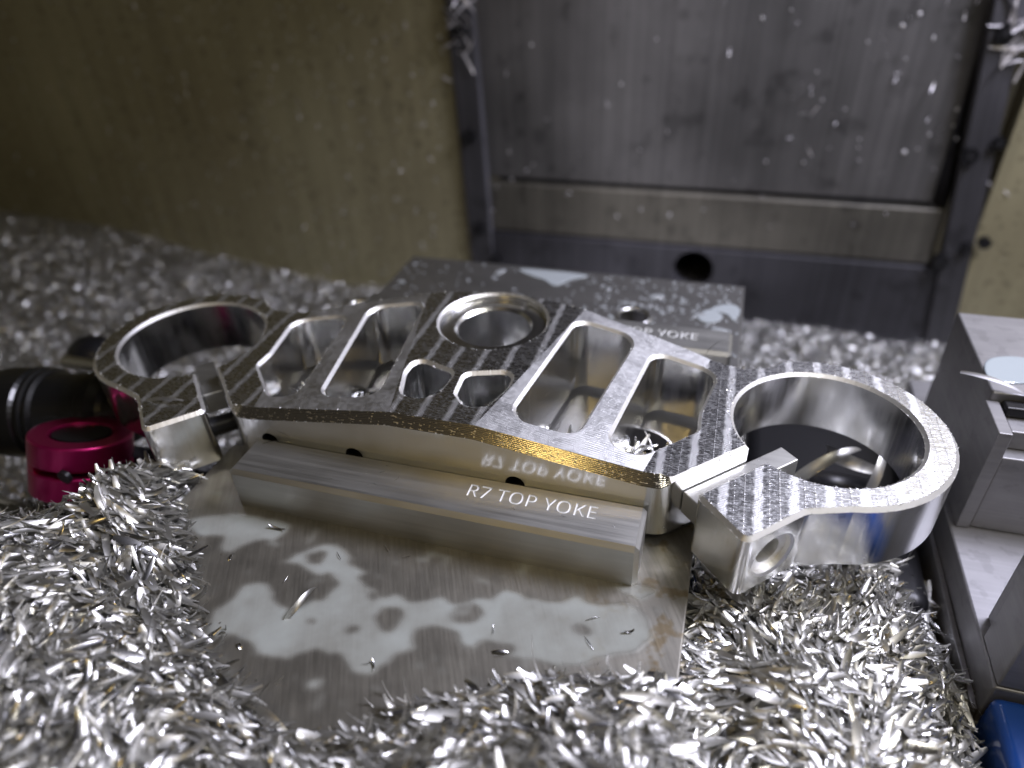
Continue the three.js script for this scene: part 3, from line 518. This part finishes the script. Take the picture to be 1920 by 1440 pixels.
  const bmp = plateUV(tex(N, N, (u, v) => { const m = at(u, v), X = u * 161, Z = v * 110; const s = noise((X * 0.9 - Z * 0.45) * 3, (X * 0.45 + Z * 0.9) * 0.15, 109); return 0.5 * sm(0.1, 0.9, m) + 0.10 * sm(0.2, 0.5, m) * sm(0.9, 0.6, m) + 0.05 * s * (1 - m); }));
  const mPlate = new THREE.MeshStandardMaterial({ color: lin(0.78, 0.77, 0.74), map: col, metalness: 1, metalnessMap: met, roughness: 1, roughnessMap: rou, bumpMap: bmp, bumpScale: 0.00016 });
  single('jaw_plate', 'ground steel plate wet with milky coolant under the lettered bar', 'plate', [0, YP - 10, 83], rbox(PX0, PX1, YP - 10, YP, PZ0, PZ1, 0.5), mPlate);
  const mBlue = new THREE.MeshStandardMaterial({ color: lin(0.012, 0.06, 0.30), roughness: 0.35 });
  single('machine_vise', 'blue painted machine vise under the coolant covered plate', 'vise', [0, -160, 83], rbox(-76, 79, -160, YP - 10.2, 32, 136, 2), mBlue);
  single('vise_bed', 'dark iron bed under the drilled fixture plate', 'vise bed', [0, -160, -40], rbox(-70, 75, -160, YP - 10.4, -110, 31.5, 2), mFlange);
}
const mPlate2 = new THREE.MeshStandardMaterial({ color: lin(0.56, 0.56, 0.57), map: brushC, metalness: 0.9, roughness: 0.38, bumpMap: brushH, bumpScale: 0.00001, side: THREE.DoubleSide });
{
  const sh = new THREE.Shape(); sh.moveTo(-82, -27.5); sh.lineTo(89, -27.5); sh.lineTo(89, 133); sh.lineTo(-82, 133); sh.closePath();   // y of the shape = -z
  for (const [x, z, r] of [[57, -2, 13], [-38, -6, 12], [42.5, -92, 7.2], [0, -26, 10], [11, 14, 5], [-11, 14, 5]]) { const h = new THREE.Path(); h.absarc(x, -z, r, 0, Math.PI * 2, true); sh.holes.push(h); }
  const g = new THREE.ExtrudeGeometry(sh, { depth: 8.4, bevelEnabled: true, bevelSize: 0.7, bevelThickness: 0.7, bevelOffset: -0.7, curveSegments: 32, bevelSegments: 2 }); g.rotateX(-Math.PI / 2); g.translate(0, YP - 9.2, 0);
  const base = thing('fixture_plate', 'drilled fixture plate under the yoke, beaded with coolant drops behind it', 'plate', [0, YP - 10, -55]);
  part(base, 'plate', metricUV(g), mPlate2);
  for (const [x, z, r] of [[42.5, -92, 7.2]]) { const rim = new THREE.TorusGeometry(r, 1.1, 10, 40); rim.rotateX(Math.PI / 2); rim.translate(x, YP + 0.4, z); part(base, 'hole_rim', rim, mRing); }
}
{ // cap screw standing beside the yoke
  const p = onY(672, 572, -20); const g = thing('cap_screw', 'round bright screw head showing over the far edge of the dark wing', 'screw', [p.x, -34, p.z]);
  const b = new THREE.LatheGeometry([[0, -34], [6.5, -34], [6.5, -21], [6.1, -20], [4.6, -20], [4.2, -20.6], [4.0, -24], [0, -24]].map(([r, y]) => new THREE.Vector2(r, y)), 32); b.translate(p.x, 0, p.z); const bn = b.toNonIndexed(); bn.computeVertexNormals(); part(g, 'head', smoothRound(bn, p.x, p.z), mRing);
}
// coolant drops on the fixture plate
{
  const r = rng(77), cap = new THREE.SphereGeometry(1, 12, 5, 0, Math.PI * 2, 0, Math.PI / 2); cap.scale(MM, MM, MM);
  const mDrop = new THREE.MeshPhysicalMaterial({ color: lin(0.34, 0.36, 0.37), roughness: 0.06, metalness: 0, ior: 1.34, clearcoat: 1 });
  const d = new THREE.Object3D(), list = [];
  for (let i = 0; i < 900 && list.length < 420; i++) {
    const x = -80 + r() * 167, z = -131 + r() * 64; const dens = sm(-10, 60, x) * 0.9 + 0.25; if (r() > dens) continue;
    if (Math.hypot(x - 42.5, z + 92) < 9) continue;
    const s = 0.45 + 1.3 * r() * r() * r() + (r() < 0.02 ? 1.6 : 0); d.position.set(x * MM, (YP + 0.01) * MM, z * MM); d.rotation.y = r() * 6; d.scale.set(s * (1 + r() * 0.9), s * 0.36, s); d.updateMatrix(); list.push(d.matrix.clone());
  }
  const im = new THREE.InstancedMesh(cap, mDrop, list.length); list.forEach((m, i) => im.setMatrixAt(i, m)); im.name = 'coolant_drops'; im.userData = { label: 'small milky coolant drops beading on the fixture plate', category: 'coolant', kind: 'stuff' }; scene.add(im);
  const pud = (name, label, px, y, mat) => { const P = flat(px, y); const sh = new THREE.Shape(new THREE.CatmullRomCurve3(P.map(([x, z]) => V3(x, -z, 0)), true).getPoints(40).map((p) => new THREE.Vector2(p.x, p.y))); const g = new THREE.ExtrudeGeometry(sh, { depth: 0.2, bevelEnabled: true, bevelSize: 0.5, bevelThickness: 0.25, bevelSegments: 3 }); g.rotateX(-Math.PI / 2); g.translate(0, y, 0); const c = P.reduce((a, p) => [a[0] + p[0] / P.length, a[1] + p[1] / P.length], [0, 0]); single(name, label, 'coolant', [c[0], y, c[1]], g, mat); };
  const mMilk = new THREE.MeshPhysicalMaterial({ color: lin(0.42, 0.46, 0.48), roughness: 0.12, clearcoat: 1, ior: 1.34 });
  pud('coolant_puddle', 'milky puddle at the far edge of the fixture plate', [[975, 506], [1040, 510], [1100, 518], [1070, 524], [1040, 535], [1020, 524], [1000, 518]], YP, mMilk);
  pud('coolant_puddle', 'milky streak near the plate corner behind the lettered bar', [[1335, 580], [1370, 572], [1385, 580], [1375, 600], [1365, 590]], YP, mMilk);
  pud('coolant_puddle', 'round milky blob behind the hidden lettered bar', [[1310, 596], [1330, 582], [1352, 592], [1345, 602], [1322, 604]], YP, mMilk);
}

// ---------------------------------------------------------------- vise slide blocks beside the clamp ring
const blkC = tex(256, 256, (u, v) => { const n = fbm(u * 6, v * 6, 121, 5, 6, 6), d = sm(0.62, 0.75, fbm(u * 18, v * 18, 124, 3, 18, 18)); const sc = noise(u * 3, v * 90, 127, 3, 90); const k = 0.80 + 0.12 * (n - 0.5) - 0.05 * d + 0.05 * (sc - 0.5); return [k, k * 0.995, k * 0.99]; }, true, [70, 70]);
const mBlock = new THREE.MeshStandardMaterial({ color: lin(0.50, 0.50, 0.52), map: blkC, metalness: 0.5, roughness: 0.45 });
{
  const v = thing('vise_jaw', 'tall ground steel jaw block with coolant puddle on top', 'vise jaw', [200, -50, -62]);
  const jb = part(v, 'jaw_block', rbox(166, 290, -50, -6, -92, -38, 0.8), mBlock);
  part(v, 'jaw_insert', rbox(169, 290, -50, -19, -37.8, -21, 0.6), mBlock);
  part(v, 'ledge', rbox(170.5, 290, -18.8, -12, -37.8, -26, 0.5), mBlock, 'rust spotted ledge below the jaw top');
  part(v, 'end_plate', rbox(164.8, 168.8, -50, -9, -37.8, -20, 0.4), mBlock);
  part(v, 'gap_shade_strip', rbox(169.5, 290, -11.6, -8, -37.8, -33, 0.8), mBlackOx, 'black strip standing in for the shaded gap under the jaw top edge');  // black colour stands in for the shade of an open gap
  const base = thing('vise_slide', 'long steel vise slide carrying the jaw block, its side against the chips', 'vise slide', [200, -160, -20]);
  part(base, 'slide_body', rbox(163, 290, -160, -50.2, -110, 41.5, 0.8), mBlock);
  const rail = rbox(161, 162.8, -160, -62, -100, 41, 0.4); part(base, 'side_plate', rail, mBlock);
  const jp = thing('jaw_plate', 'upright grey steel jaw plate standing on the slide beside the blue cover', 'jaw plate', [175, -50, 33]);
  part(jp, 'plate', rbox(163.6, 220, -50, 8, 25, 41, 0.7), mBlock);
  part(jp, 'backing_strip', rbox(166.5, 220, -50, 12, 17, 24.6, 0.6), mBlock);
  const mBlueC = new THREE.MeshStandardMaterial({ color: lin(0.012, 0.075, 0.36), roughness: 0.3 });
  const bc = thing('blue_cover', 'bright blue painted cover with a grey label beside the chips', 'cover', [190, -160, 90]);
  part(bc, 'cover_body', rbox(162.5, 260, -160, -52, 42, 150, 3), mBlueC);
  part(bc, 'label_patch', rbox(172, 200, -52.0, -51.6, 47, 80, 0.15), mBlock);
  const P = flat([[1850, 690], [1860, 676], [1890, 672], [1930, 676], [1960, 690], [1950, 712], [1900, 718], [1862, 712]], -6);
  const sh = new THREE.Shape(new THREE.CatmullRomCurve3(P.map(([x, z]) => V3(x, -z, 0)), true).getPoints(40).map((p) => new THREE.Vector2(p.x, p.y)));
  const pg = new THREE.ExtrudeGeometry(sh, { depth: 0.3, bevelEnabled: true, bevelSize: 0.8, bevelThickness: 0.3, bevelSegments: 3 }); pg.rotateX(-Math.PI / 2); pg.translate(0, -6, 0);
  single('coolant_puddle', 'oval milky puddle on top of the steel jaw block', 'coolant', [190, -6, -60], pg, new THREE.MeshPhysicalMaterial({ color: lin(0.40, 0.46, 0.50), roughness: 0.1, clearcoat: 1 }));
}

{ // hose fitting under the clamp ring
  const g = thing('hose_fitting', 'black hose fitting lying under the clamp ring beside the slide', 'fitting', [128, -120, -45]);
  part(g, 'fitting_body', rbox(97, 158, -120, -62, -86, 8, 6), mBlackOx);
  const t = new THREE.TorusGeometry(13, 5, 14, 32); t.rotateX(Math.PI / 2 - 0.5); t.translate(132, -56, -34); part(g, 'hose_loop', t, mBlackOx);
}

// ---------------------------------------------------------------- black knob and magenta collar
const mMag = new THREE.MeshPhysicalMaterial({ color: lin(0.50, 0.014, 0.14), metalness: 0.9, roughness: 0.36, clearcoat: 0.4, clearcoatRoughness: 0.2 });
{
  const kb = onY(140, 772, -33), ctr = kb;
  const g = thing('grooved_knob', 'black turned knob with grooves lying behind the magenta collar', 'knob', [ctr.x, ctr.y - 18, ctr.z]);
  const prof = [[0, -33], [14, -33], [17.5, -30], [18.6, -24], [18.6, -14], [17.4, -13], [17.4, -12], [18.4, -11.2], [18.4, -10.4], [17.2, -9.8], [17.2, -9], [18, -8.2], [18, -7.4], [16.4, -6.4], [15.6, 4], [15.6, 10], [16.8, 11], [16.8, 15], [13, 17], [12.2, 19], [12.2, 26], [9, 28], [0, 28]];
  const b = new THREE.LatheGeometry(prof.map(([r, y]) => new THREE.Vector2(r, y)), 48); const bn = b.toNonIndexed(); bn.computeVertexNormals();
  bn.rotateZ(-Math.PI / 2); bn.rotateY(0.25); bn.translate(ctr.x, ctr.y, ctr.z); part(g, 'knob_body', bn, new THREE.MeshPhysicalMaterial({ color: lin(0.008, 0.008, 0.008), roughness: 0.3, clearcoat: 0.4, clearcoatRoughness: 0.2 }));
  const k2 = onY(178, 668, -36); const t = new THREE.SphereGeometry(10, 24, 16); t.scale(1.25, 1, 1); t.translate(k2.x, k2.y, k2.z); part(g, 'ball_end', t, mBlackOx);
  const sp = onY(158, 684, -30); const s = cyl(3.2, 3.2, 20, 16); s.rotateZ(Math.PI / 2); s.translate(sp.x, sp.y, sp.z); part(g, 'bright_pin', s, mRing);
  // collar
  const mc = onY(122, 886, -32), m = thing('clamp_collar', 'magenta anodised split collar on a black post', 'collar', [mc.x, -60, mc.z]);
  const ringGeo = (y0, y1, r0, r1, a0, a1) => { const sh = new THREE.Shape(); const full = a1 - a0 > 6.28; sh.absarc(0, 0, r1, a0, a1, false); if (full) { const h = new THREE.Path(); h.absarc(0, 0, r0, 0, Math.PI * 2, true); sh.holes.push(h); } else { sh.absarc(0, 0, r0, a1, a0, true); sh.closePath(); }
    const b = Math.min(1, (y1 - y0) / 3); const g2 = new THREE.ExtrudeGeometry(sh, { depth: y1 - y0 - 2 * b, bevelEnabled: true, bevelSize: b * 0.9, bevelThickness: b, bevelSegments: 3, bevelOffset: -b * 0.9, curveSegments: 48 }); g2.rotateX(-Math.PI / 2); g2.translate(0, y0 + b, 0); g2.rotateX(-0.38); g2.rotateZ(-0.08); g2.translate(mc.x, mc.y, mc.z - 8); return g2; };
  part(m, 'upper_half', ringGeo(1.1, 10.5, 10, 17, 0, Math.PI * 2), mMag); part(m, 'lower_half', ringGeo(-11, -1.1, 10, 17, 0, Math.PI * 2), mMag);
  part(m, 'solid_side', ringGeo(-1.6, 1.6, 10.6, 16.9, Math.PI * 0.5, Math.PI * 1.42), mMag);
  const sc = cyl(2.6, 2.6, 1.4, 20); sc.rotateX(Math.PI / 2); sc.translate(mc.x + 9, mc.y + 5.5, mc.z + 6.2); part(m, 'clamp_screw', sc, mBlackOx);
  const post = cyl(9.6, 9.6, 30, 36); post.rotateX(-0.38); post.translate(mc.x, mc.y - 5, mc.z - 7); part(m, 'post', post, mBlackOx);
  const foot = rbox(mc.x - 24, mc.x + 22, mc.y - 46, mc.y - 24, mc.z - 30, mc.z + 6, 4); part(m, 'foot', foot, mBlackOx);
  const c1 = onY(430, 893, -40), c2 = onY(-40, 848, -40);
  const rod = rbox(-300, -64, -46, -39, c1.z - 6, c1.z + 2, 1.2); single('black_rod', 'flat black bar passing behind the magenta collar and under the clamp lug', 'bar', [-180, -46, c1.z], rod, mBlackOx);
}

// ---------------------------------------------------------------- chips
function chipGeo(L, W, bend, curl, twist, seg = 8) {
  const p = [], idx = [];
  for (let i = 0; i <= seg; i++) {
    const t = i / seg, a = (t - 0.5) * bend, Rb = L / Math.max(0.05, bend), w = W * Math.pow(Math.sin(Math.PI * (0.07 + 0.86 * t)), 0.6) * (1 - 0.35 * t);
    const cx = Math.sin(a) * Rb, cy = (1 - Math.cos(a)) * Rb * -1, tw = twist * (t - 0.5);
    for (let j = -1; j <= 1; j++) { const x = j * w / 2, lift = curl * w * (j * j); const ny = Math.cos(a), nx = Math.sin(a); const yy = lift * Math.cos(tw) + x * Math.sin(tw), zz = x * Math.cos(tw) - lift * Math.sin(tw); p.push(cx + nx * yy, cy + ny * yy, zz); }
  }
  for (let i = 0; i < seg; i++) for (let j = 0; j < 2; j++) { const a = i * 3 + j, b = a + 1, c = a + 3, d = a + 4; idx.push(a, b, c, b, d, c); }
  const g = new THREE.BufferGeometry(); g.setAttribute('position', new THREE.Float32BufferAttribute(p, 3)); g.setIndex(idx); g.computeVertexNormals(); g.scale(MM, MM, MM); return g;
}
const chipV = [chipGeo(12, 1.75, 0.8, 0.12, 0.5), chipGeo(8.5, 1.6, 1.3, 0.16, 0.6), chipGeo(13, 1.9, 2.8, 0.25, 1.0, 10), chipGeo(7, 2.1, 2.0, 0.16, 0.3), chipGeo(7, 0.5, 0.7, 0.2, 0.6, 5), chipGeo(10.5, 2.5, 0.6, 0.1, 0.3), chipGeo(18, 0.7, 2.2, 0.25, 2.0, 12)];
const pickChip = (t) => t < 0.30 ? 0 : t < 0.50 ? 1 : t < 0.60 ? 2 : t < 0.74 ? 3 : t < 0.85 ? 4 : t < 0.96 ? 5 : 6;
const mChipA = new THREE.MeshStandardMaterial({ color: lin(0.76, 0.76, 0.755), metalness: 1, roughness: 0.27, side: THREE.DoubleSide });
const mChipWall = new THREE.MeshStandardMaterial({ color: lin(0.80, 0.78, 0.80), metalness: 0.6, roughness: 0.45, side: THREE.DoubleSide });
const mChipB = new THREE.MeshStandardMaterial({ color: lin(0.64, 0.635, 0.605), metalness: 1, roughness: 0.46, side: THREE.DoubleSide });
const clear = flat([[335, 930], [352, 985], [385, 1040], [398, 1085], [392, 1140], [415, 1200], [445, 1240], [500, 1312], [560, 1352], [640, 1362], [700, 1342], [750, 1302], [900, 1272], [1010, 1252], [1150, 1246], [1262, 1258], [1290, 1128], [1150, 1040], [445, 930]], YP);
function dPoly(x, z, P) { let m = 1e9; for (let i = 0; i < P.length; i++) { const a = P[i], b = P[(i + 1) % P.length], vx = b[0] - a[0], vz = b[1] - a[1], t = Math.min(1, Math.max(0, ((x - a[0]) * vx + (z - a[1]) * vz) / (vx * vx + vz * vz))); m = Math.min(m, Math.hypot(x - a[0] - t * vx, z - a[1] - t * vz)); } return m; }
function pileY(x, z) {
  const n = (fbm(x * 0.05, z * 0.05, 201, 4) - 0.5), bump = 9 * n;
  const inside = inPoly(x, z, clear), d = dPoly(x, z, clear);
  let left = inside ? YP - 6 : YP - 1.5 + 13 * (1 - Math.exp(-d / 15)) + 16 * sm(8, 60, d) * sm(70, 105, z) + bump * sm(2, 22, d);
  left -= 46 * sm(-88, -125, x) * sm(98, 62, z) ;                       // falls away towards the collar
  left += 12 * Math.exp(-(Math.pow((x + 94) / 20, 2) + Math.pow((z - 68) / 16, 2)));
  left -= 30 * sm(52, 36, z);
  let right = -42 + 13 * Math.exp(-(Math.pow((x - 108) / 26, 2) + Math.pow((z - 74) / 28, 2))) + 9 * sm(70, 120, z) + bump - 10 * sm(40, 10, z) - 20 * sm(134, 158, x);
  return lerp(left, right, sm(74, 90, x));
}
{
  // ground under the chips, so that nothing shows through
  const G = new THREE.PlaneGeometry(360, 200, 120, 70); G.rotateX(-Math.PI / 2); G.translate(-10, 0, 80); { const p = G.attributes.position; for (let i = 0; i < p.count; i++) p.setY(i, pileY(p.getX(i), p.getZ(i)) - 7); } G.computeVertexNormals();
  const chips = thing('chip_pile', 'heap of silver aluminium milling chips around the wet plate', 'chips', [0, 0, 0], null, 'stuff');
  part(chips, 'packed_chips', G, new THREE.MeshStandardMaterial({ color: lin(0.62, 0.62, 0.60), metalness: 0.8, roughness: 0.6, side: THREE.DoubleSide }));
  const r = rng(1234), lists = chipV.flatMap(() => [[], []]), d = new THREE.Object3D(), q = new THREE.Quaternion(), q2 = new THREE.Quaternion(), up = V3(0, 1, 0);
  const drop = (x, z, y, n, ang, tilt, size, out) => { d.position.set(x * MM, y * MM, z * MM); q.setFromUnitVectors(up, n); q2.setFromEuler(new THREE.Euler((r() - 0.5) * tilt * 2, ang, (r() - 0.5) * tilt, 'YXZ')); d.quaternion.copy(q).multiply(q2); d.scale.setScalar(size); if (r() < 0.5) d.scale.y *= -1; d.updateMatrix(); out.push(d.matrix.clone()); };
  const nrm = (x, z, f) => { const e = 1.5; return V3(f(x - e, z) - f(x + e, z), 2 * e, f(x, z - e) - f(x, z + e)).normalize(); };
  const flowAt = (x, z) => 7 * (fbm(x * 0.022, z * 0.022, 305, 2) - 0.5) + (x > 70 ? -0.45 : 0.35);
  let tries = 0;
  while (tries++ < 54000) {
    const x = -185 + r() * 350, z = 6 + r() * 150;
    if (inPoly(x, z, clear)) continue;
    if (x > -84 && x < 81 && z < 60) continue;                      // bars and plate
    if (x > 157) continue;
    if (Math.hypot(x - eye.x, z - eye.z) < 40) continue;
    const ed = dPoly(x, z, clear), y0 = pileY(x, z), n = nrm(x, z, pileY).lerp(up, 1 - 0.8 * sm(2, 14, ed)).normalize();
    const flow = lerp(0.3, flowAt(x, z), sm(3, 24, ed)) + (r() - 0.5) * 1.35;
    const big = r(), s = (0.68 + 0.8 * big * big) * (ed < 5 ? 0.75 : 1), v = pickChip(r()), b = r() < 0.24 ? 0 : 1;
    drop(x, z, y0 - 4.5 + r() * 8 * Math.min(1, ed / 8), n, flow, 0.16 + 0.48 * Math.min(1, ed / 16), s, lists[v * 2 + b]);
  }
  for (let i = 0; i < 5200; i++) { const x = 84 + r() * 74, z = -12 + r() * 66; drop(x, z, pileY(x, z) - 5 + r() * 8, nrm(x, z, pileY), flowAt(x, z) + (r() - 0.5) * 1.7, 0.6, 0.8 + 0.7 * r(), lists[2 * pickChip(r()) + (r() < 0.24 ? 0 : 1)]); }
  for (const [cx, cz, n, sx, sz] of [[33, 12, 170, 9, 12], [61, 12, 170, 9, 12], [-36, 6, 170, 9, 15], [-62, 8, 90, 8, 13], [0, -26, 14, 9, 9], [11, 14, 10, 5, 6], [-11, 14, 10, 5, 6]]) for (let i = 0; i < n; i++) drop(cx + (r() - 0.5) * 2 * sx, cz + (r() - 0.5) * 2 * sz, YP + 0.8 + r() * 5, up, r() * 6.28, 0.9, 0.6 + 0.5 * r(), lists[Math.floor(r() * lists.length)]);

  for (let i = 0; i < 60; i++) { const p = onY(360 + r() * 900, 960 + r() * 330, YP + 0.5); if (!inPoly(p.x, p.z, clear)) continue; const e = dPoly(p.x, p.z, clear); if (r() < 0.75 * sm(4, 14, e) || p.z < 56) continue; drop(p.x, p.z, YP + 0.5, up, r() * 6.28, 0.25, 0.35 + 0.4 * r(), lists[2 * [1, 3, 4, 4][Math.floor(r() * 4)]]); }
  for (let i = 0; i < 14; i++) drop(-58 + r() * 118, 40 + r() * 12, -9.1, up, r() * 6.28, 0.2, 0.12 + 0.2 * r(), lists[8]);
  lists.forEach((l, i) => { const im = new THREE.InstancedMesh(chipV[i >> 1], i & 1 ? mChipB : mChipA, l.length); l.forEach((m, k) => im.setMatrixAt(k, m)); im.name = 'chips'; im.userData.kind = 'stuff'; chips.add(im); });

  // far heaps behind the fixture
  const farY = (x, z) => -150 + 70 * Math.exp(-(Math.pow((x + 560) / 190, 2) + Math.pow((z + 200) / 150, 2))) + 34 * Math.exp(-(Math.pow((x + 330) / 130, 2) + Math.pow((z + 60) / 120, 2))) + 26 * Math.exp(-(Math.pow((x - 150) / 150, 2) + Math.pow((z + 215) / 70, 2))) + 16 * (fbm(x * 0.02, z * 0.02, 401, 3) - 0.5);
  const far = thing('chip_drift', 'blurred drifts of aluminium chips piled behind the fixture', 'chips', [0, 0, 0], null, 'stuff');
  const FG = new THREE.PlaneGeometry(1000, 430, 100, 50); FG.rotateX(-Math.PI / 2); FG.translate(-220, 0, -105); { const p = FG.attributes.position; for (let i = 0; i < p.count; i++) p.setY(i, farY(p.getX(i), p.getZ(i)) - 3); } FG.computeVertexNormals();
  part(far, 'packed_chips', FG, new THREE.MeshStandardMaterial({ color: lin(0.62, 0.62, 0.60), metalness: 0.8, roughness: 0.6, side: THREE.DoubleSide }));
  const fl = chipV.flatMap(() => [[], []]);
  for (let i = 0; i < 78000; i++) { const right = r() < 0.28, x = right ? 85 + r() * 190 : -700 + r() * 640, z = right ? -310 + r() * 330 : -310 + r() * 400; if (!right && x > -70) continue; if (right && x > 160 && z > -100) continue; drop(x, z, farY(x, z) + r() * 3, nrm(x, z, farY), r() * 6.28, 0.9, 0.5 + 0.45 * r(), fl[2 * pickChip(r()) + (r() < 0.85 ? 0 : 1)]); }
  fl.forEach((l, i) => { const im = new THREE.InstancedMesh(chipV[i >> 1], i & 1 ? mChipB : mChipA, l.length); l.forEach((m, k) => im.setMatrixAt(k, m)); im.name = 'chips'; im.userData.kind = 'stuff'; far.add(im); });

  // chips and drops stuck to the back wall and the way cover
  const wl = [], wd = [];
  for (let i = 0; i < 760; i++) { const px = -60 + r() * 2000, py = -40 + r() * 560; const p = onZ(px, py, ZB + 1.2); if (p.y < -150) continue; if (px < 830 && r() < 0.25 + 0.5 * sm(300, 0, px)) continue; if (px > 830 && r() < (px < 1250 ? 0.9 : 0.72)) continue; d.position.set(p.x * MM, p.y * MM, (ZB + (p.x > -106 && p.x < 210 ? -3 : 1)) * MM); d.rotation.set(r() * 6.3, r() * 6.3, r() * 6.3); d.scale.setScalar(0.3 + 0.5 * r() * r()); d.updateMatrix(); wl.push(d.matrix.clone()); }
  for (let i = 0; i < 34; i++) { const p = onZ(i < 20 ? 842 + r() * 40 : 1890 + r() * 40, i < 20 ? r() * r() * 240 : r() * 140, ZB + 8); d.position.set(p.x * MM, p.y * MM, (ZB + 8) * MM); d.rotation.set(r() * 6.3, r() * 6.3, r() * 6.3); d.scale.setScalar(0.9 + 0.9 * r()); d.updateMatrix(); wl.push(d.matrix.clone()); }
  const cap = new THREE.SphereGeometry(1, 10, 5, 0, Math.PI * 2, 0, Math.PI / 2); cap.rotateX(Math.PI / 2); cap.scale(MM, MM, MM); const dl = [];
  for (let i = 0; i < 620; i++) { const px = -20 + r() * 1960, py = -20 + r() * 560, p = onZ(px, py, ZB); if (p.y < -140 || (px < 830 && r() < 0.35 * sm(330, 0, px)) || (px > 830 && r() < 0.85)) continue; const inn = p.x > -106 && p.x < 206 && p.y > -46; const q = onZ(px, py, inn ? ZB - 6 : ZB); const s = 0.55 + 1.2 * r() * r() * r(); d.position.set(q.x * MM, q.y * MM, (inn ? ZB - 5.9 : ZB + 0.1) * MM); d.rotation.set(0, 0, (r() - 0.5) * 0.3); d.scale.set(s, s * (1 + 1.6 * r() * r()), s * 0.6); d.updateMatrix(); dl.push(d.matrix.clone()); }
  const di = new THREE.InstancedMesh(cap, new THREE.MeshPhysicalMaterial({ color: lin(0.78, 0.77, 0.78), roughness: 0.12, clearcoat: 1 }), dl.length); dl.forEach((m, i) => di.setMatrixAt(i, m)); di.name = 'wall_drops'; di.userData = { label: 'milky coolant drops clinging to the back wall', category: 'coolant', kind: 'stuff' }; scene.add(di);
  const wi = new THREE.InstancedMesh(chipV[0], mChipWall, wl.length); wl.forEach((m, i) => wi.setMatrixAt(i, m)); wi.name = 'wall_chips'; wi.userData = { label: 'stray chips stuck to the wet back wall', category: 'chips', kind: 'stuff' }; scene.add(wi);
}
// larger single chips
{
  const r = rng(909), big = [chipGeo(15, 2.6, 0.9, 0.12, 0.5, 10), chipGeo(18, 2.2, 1.2, 0.15, 0.8, 10), chipGeo(13, 3.2, 0.8, 0.12, 0.3, 10)];
  const d = new THREE.Object3D();
  let made = 0;
  for (let i = 0; i < 1500 && made < 170; i++) {
    const px = 10 + r() * 1830, py = 960 + r() * 470; let p = onY(px, py, -22); for (let k = 0; k < 3; k++) p = onY(px, py, pileY(p.x, p.z) + 2.5);
    if (inPoly(p.x, p.z, clear) || dPoly(p.x, p.z, clear) < 4 || (p.x > -84 && p.x < 88 && p.z < 62) || (p.x > 84 && p.z < 50) || p.x > 146) continue;
    const m = new THREE.Mesh(big[Math.floor(r() * 3)], r() < 0.6 ? mChipB : mChipA); m.name = numbered('metal_chip'); m.position.copy(p).multiplyScalar(MM);
    m.rotation.set((r() - 0.5) * 0.8, (r() < 0.5 ? 0 : Math.PI) + (r() - 0.5) * 1.7 + 0.2, (r() - 0.5) * 0.6, 'YXZ'); m.scale.setScalar(0.6 + 0.45 * r());
    const where = p.x > 80 ? ['on the heap between wet plate and steel slide', 'long chips beside the slide'] : p.x < -55 ? ['on the mound beside the magenta collar', 'long chips on the collar side mound'] : ['on the heap along the open edge of the wet plate', 'long chips along the plate edge'], dull = m.material === mChipB; m.userData = { label: `long ${dull ? 'dull' : 'shiny'} chip ${where[0]}`, category: 'chip', group: where[1] + (dull ? ', dull' : ', shiny') }; scene.add(m); made++;
  }
  const one = (label, L, W, bend, curl, tw, px, py, y, rot, mat = mChipB) => { const m = new THREE.Mesh(chipGeo(L, W, bend, curl, tw, 14), mat); m.name = numbered('metal_chip'); m.position.copy(onY(px, py, y)).multiplyScalar(MM); m.rotation.set(...rot, 'YXZ'); m.userData = { label, category: 'chip' }; scene.add(m); };
  one('curled single chip lying in the milky coolant on the plate', 16, 2.0, 2.4, 0.2, 1.6, 563, 1128, YP + 3.0, [0.5, 1.35, 0.2]);
  one('curved pale chip lying on the lug of the clamp with the black stud', 15, 2.0, 0.8, 0.15, 0.2, 302, 748, 1.4, [0.25, 0.2, 0.1]);
  one('fine hair of metal lying on the end of the lettered bar', 13, 0.45, 0.9, 0.2, 0.3, 510, 828, -8.6, [0.1, 0.28, 0.12], mChipA);
  one('thin dark wire chip standing on the far edge of the bright wing', 8, 0.35, 1.2, 0.2, 0.2, 1335, 650, 2.2, [0.2, 0.5, 0.9], mBar);
  one('long curved chip hanging off the steel jaw block', 26, 2.2, 0.9, 0.2, 0.6, 1885, 722, -3.5, [0.3, -0.35, -0.25], mBlock);
  one('big curled ribbon under the clamp ring beside the slide', 40, 5, 2.6, 0.2, 1.0, 1540, 870, -34, [0.4, 0.7, 0.6], mChipB);
  one('second curled ribbon lying deeper under the same ring', 34, 6, 3.4, 0.2, 0.6, 1580, 860, -40, [1.0, -0.4, 0.3], mChipB);
  one('pale ribbon under the ring against the slide side', 30, 4, 2.2, 0.2, 1.2, 1640, 900, -36, [0.2, 1.4, 1.0], mChipB);
}

scene.traverse((o) => { if (o.isMesh) { o.castShadow = true; o.receiveShadow = true; } });
renderer.render(scene, camera);
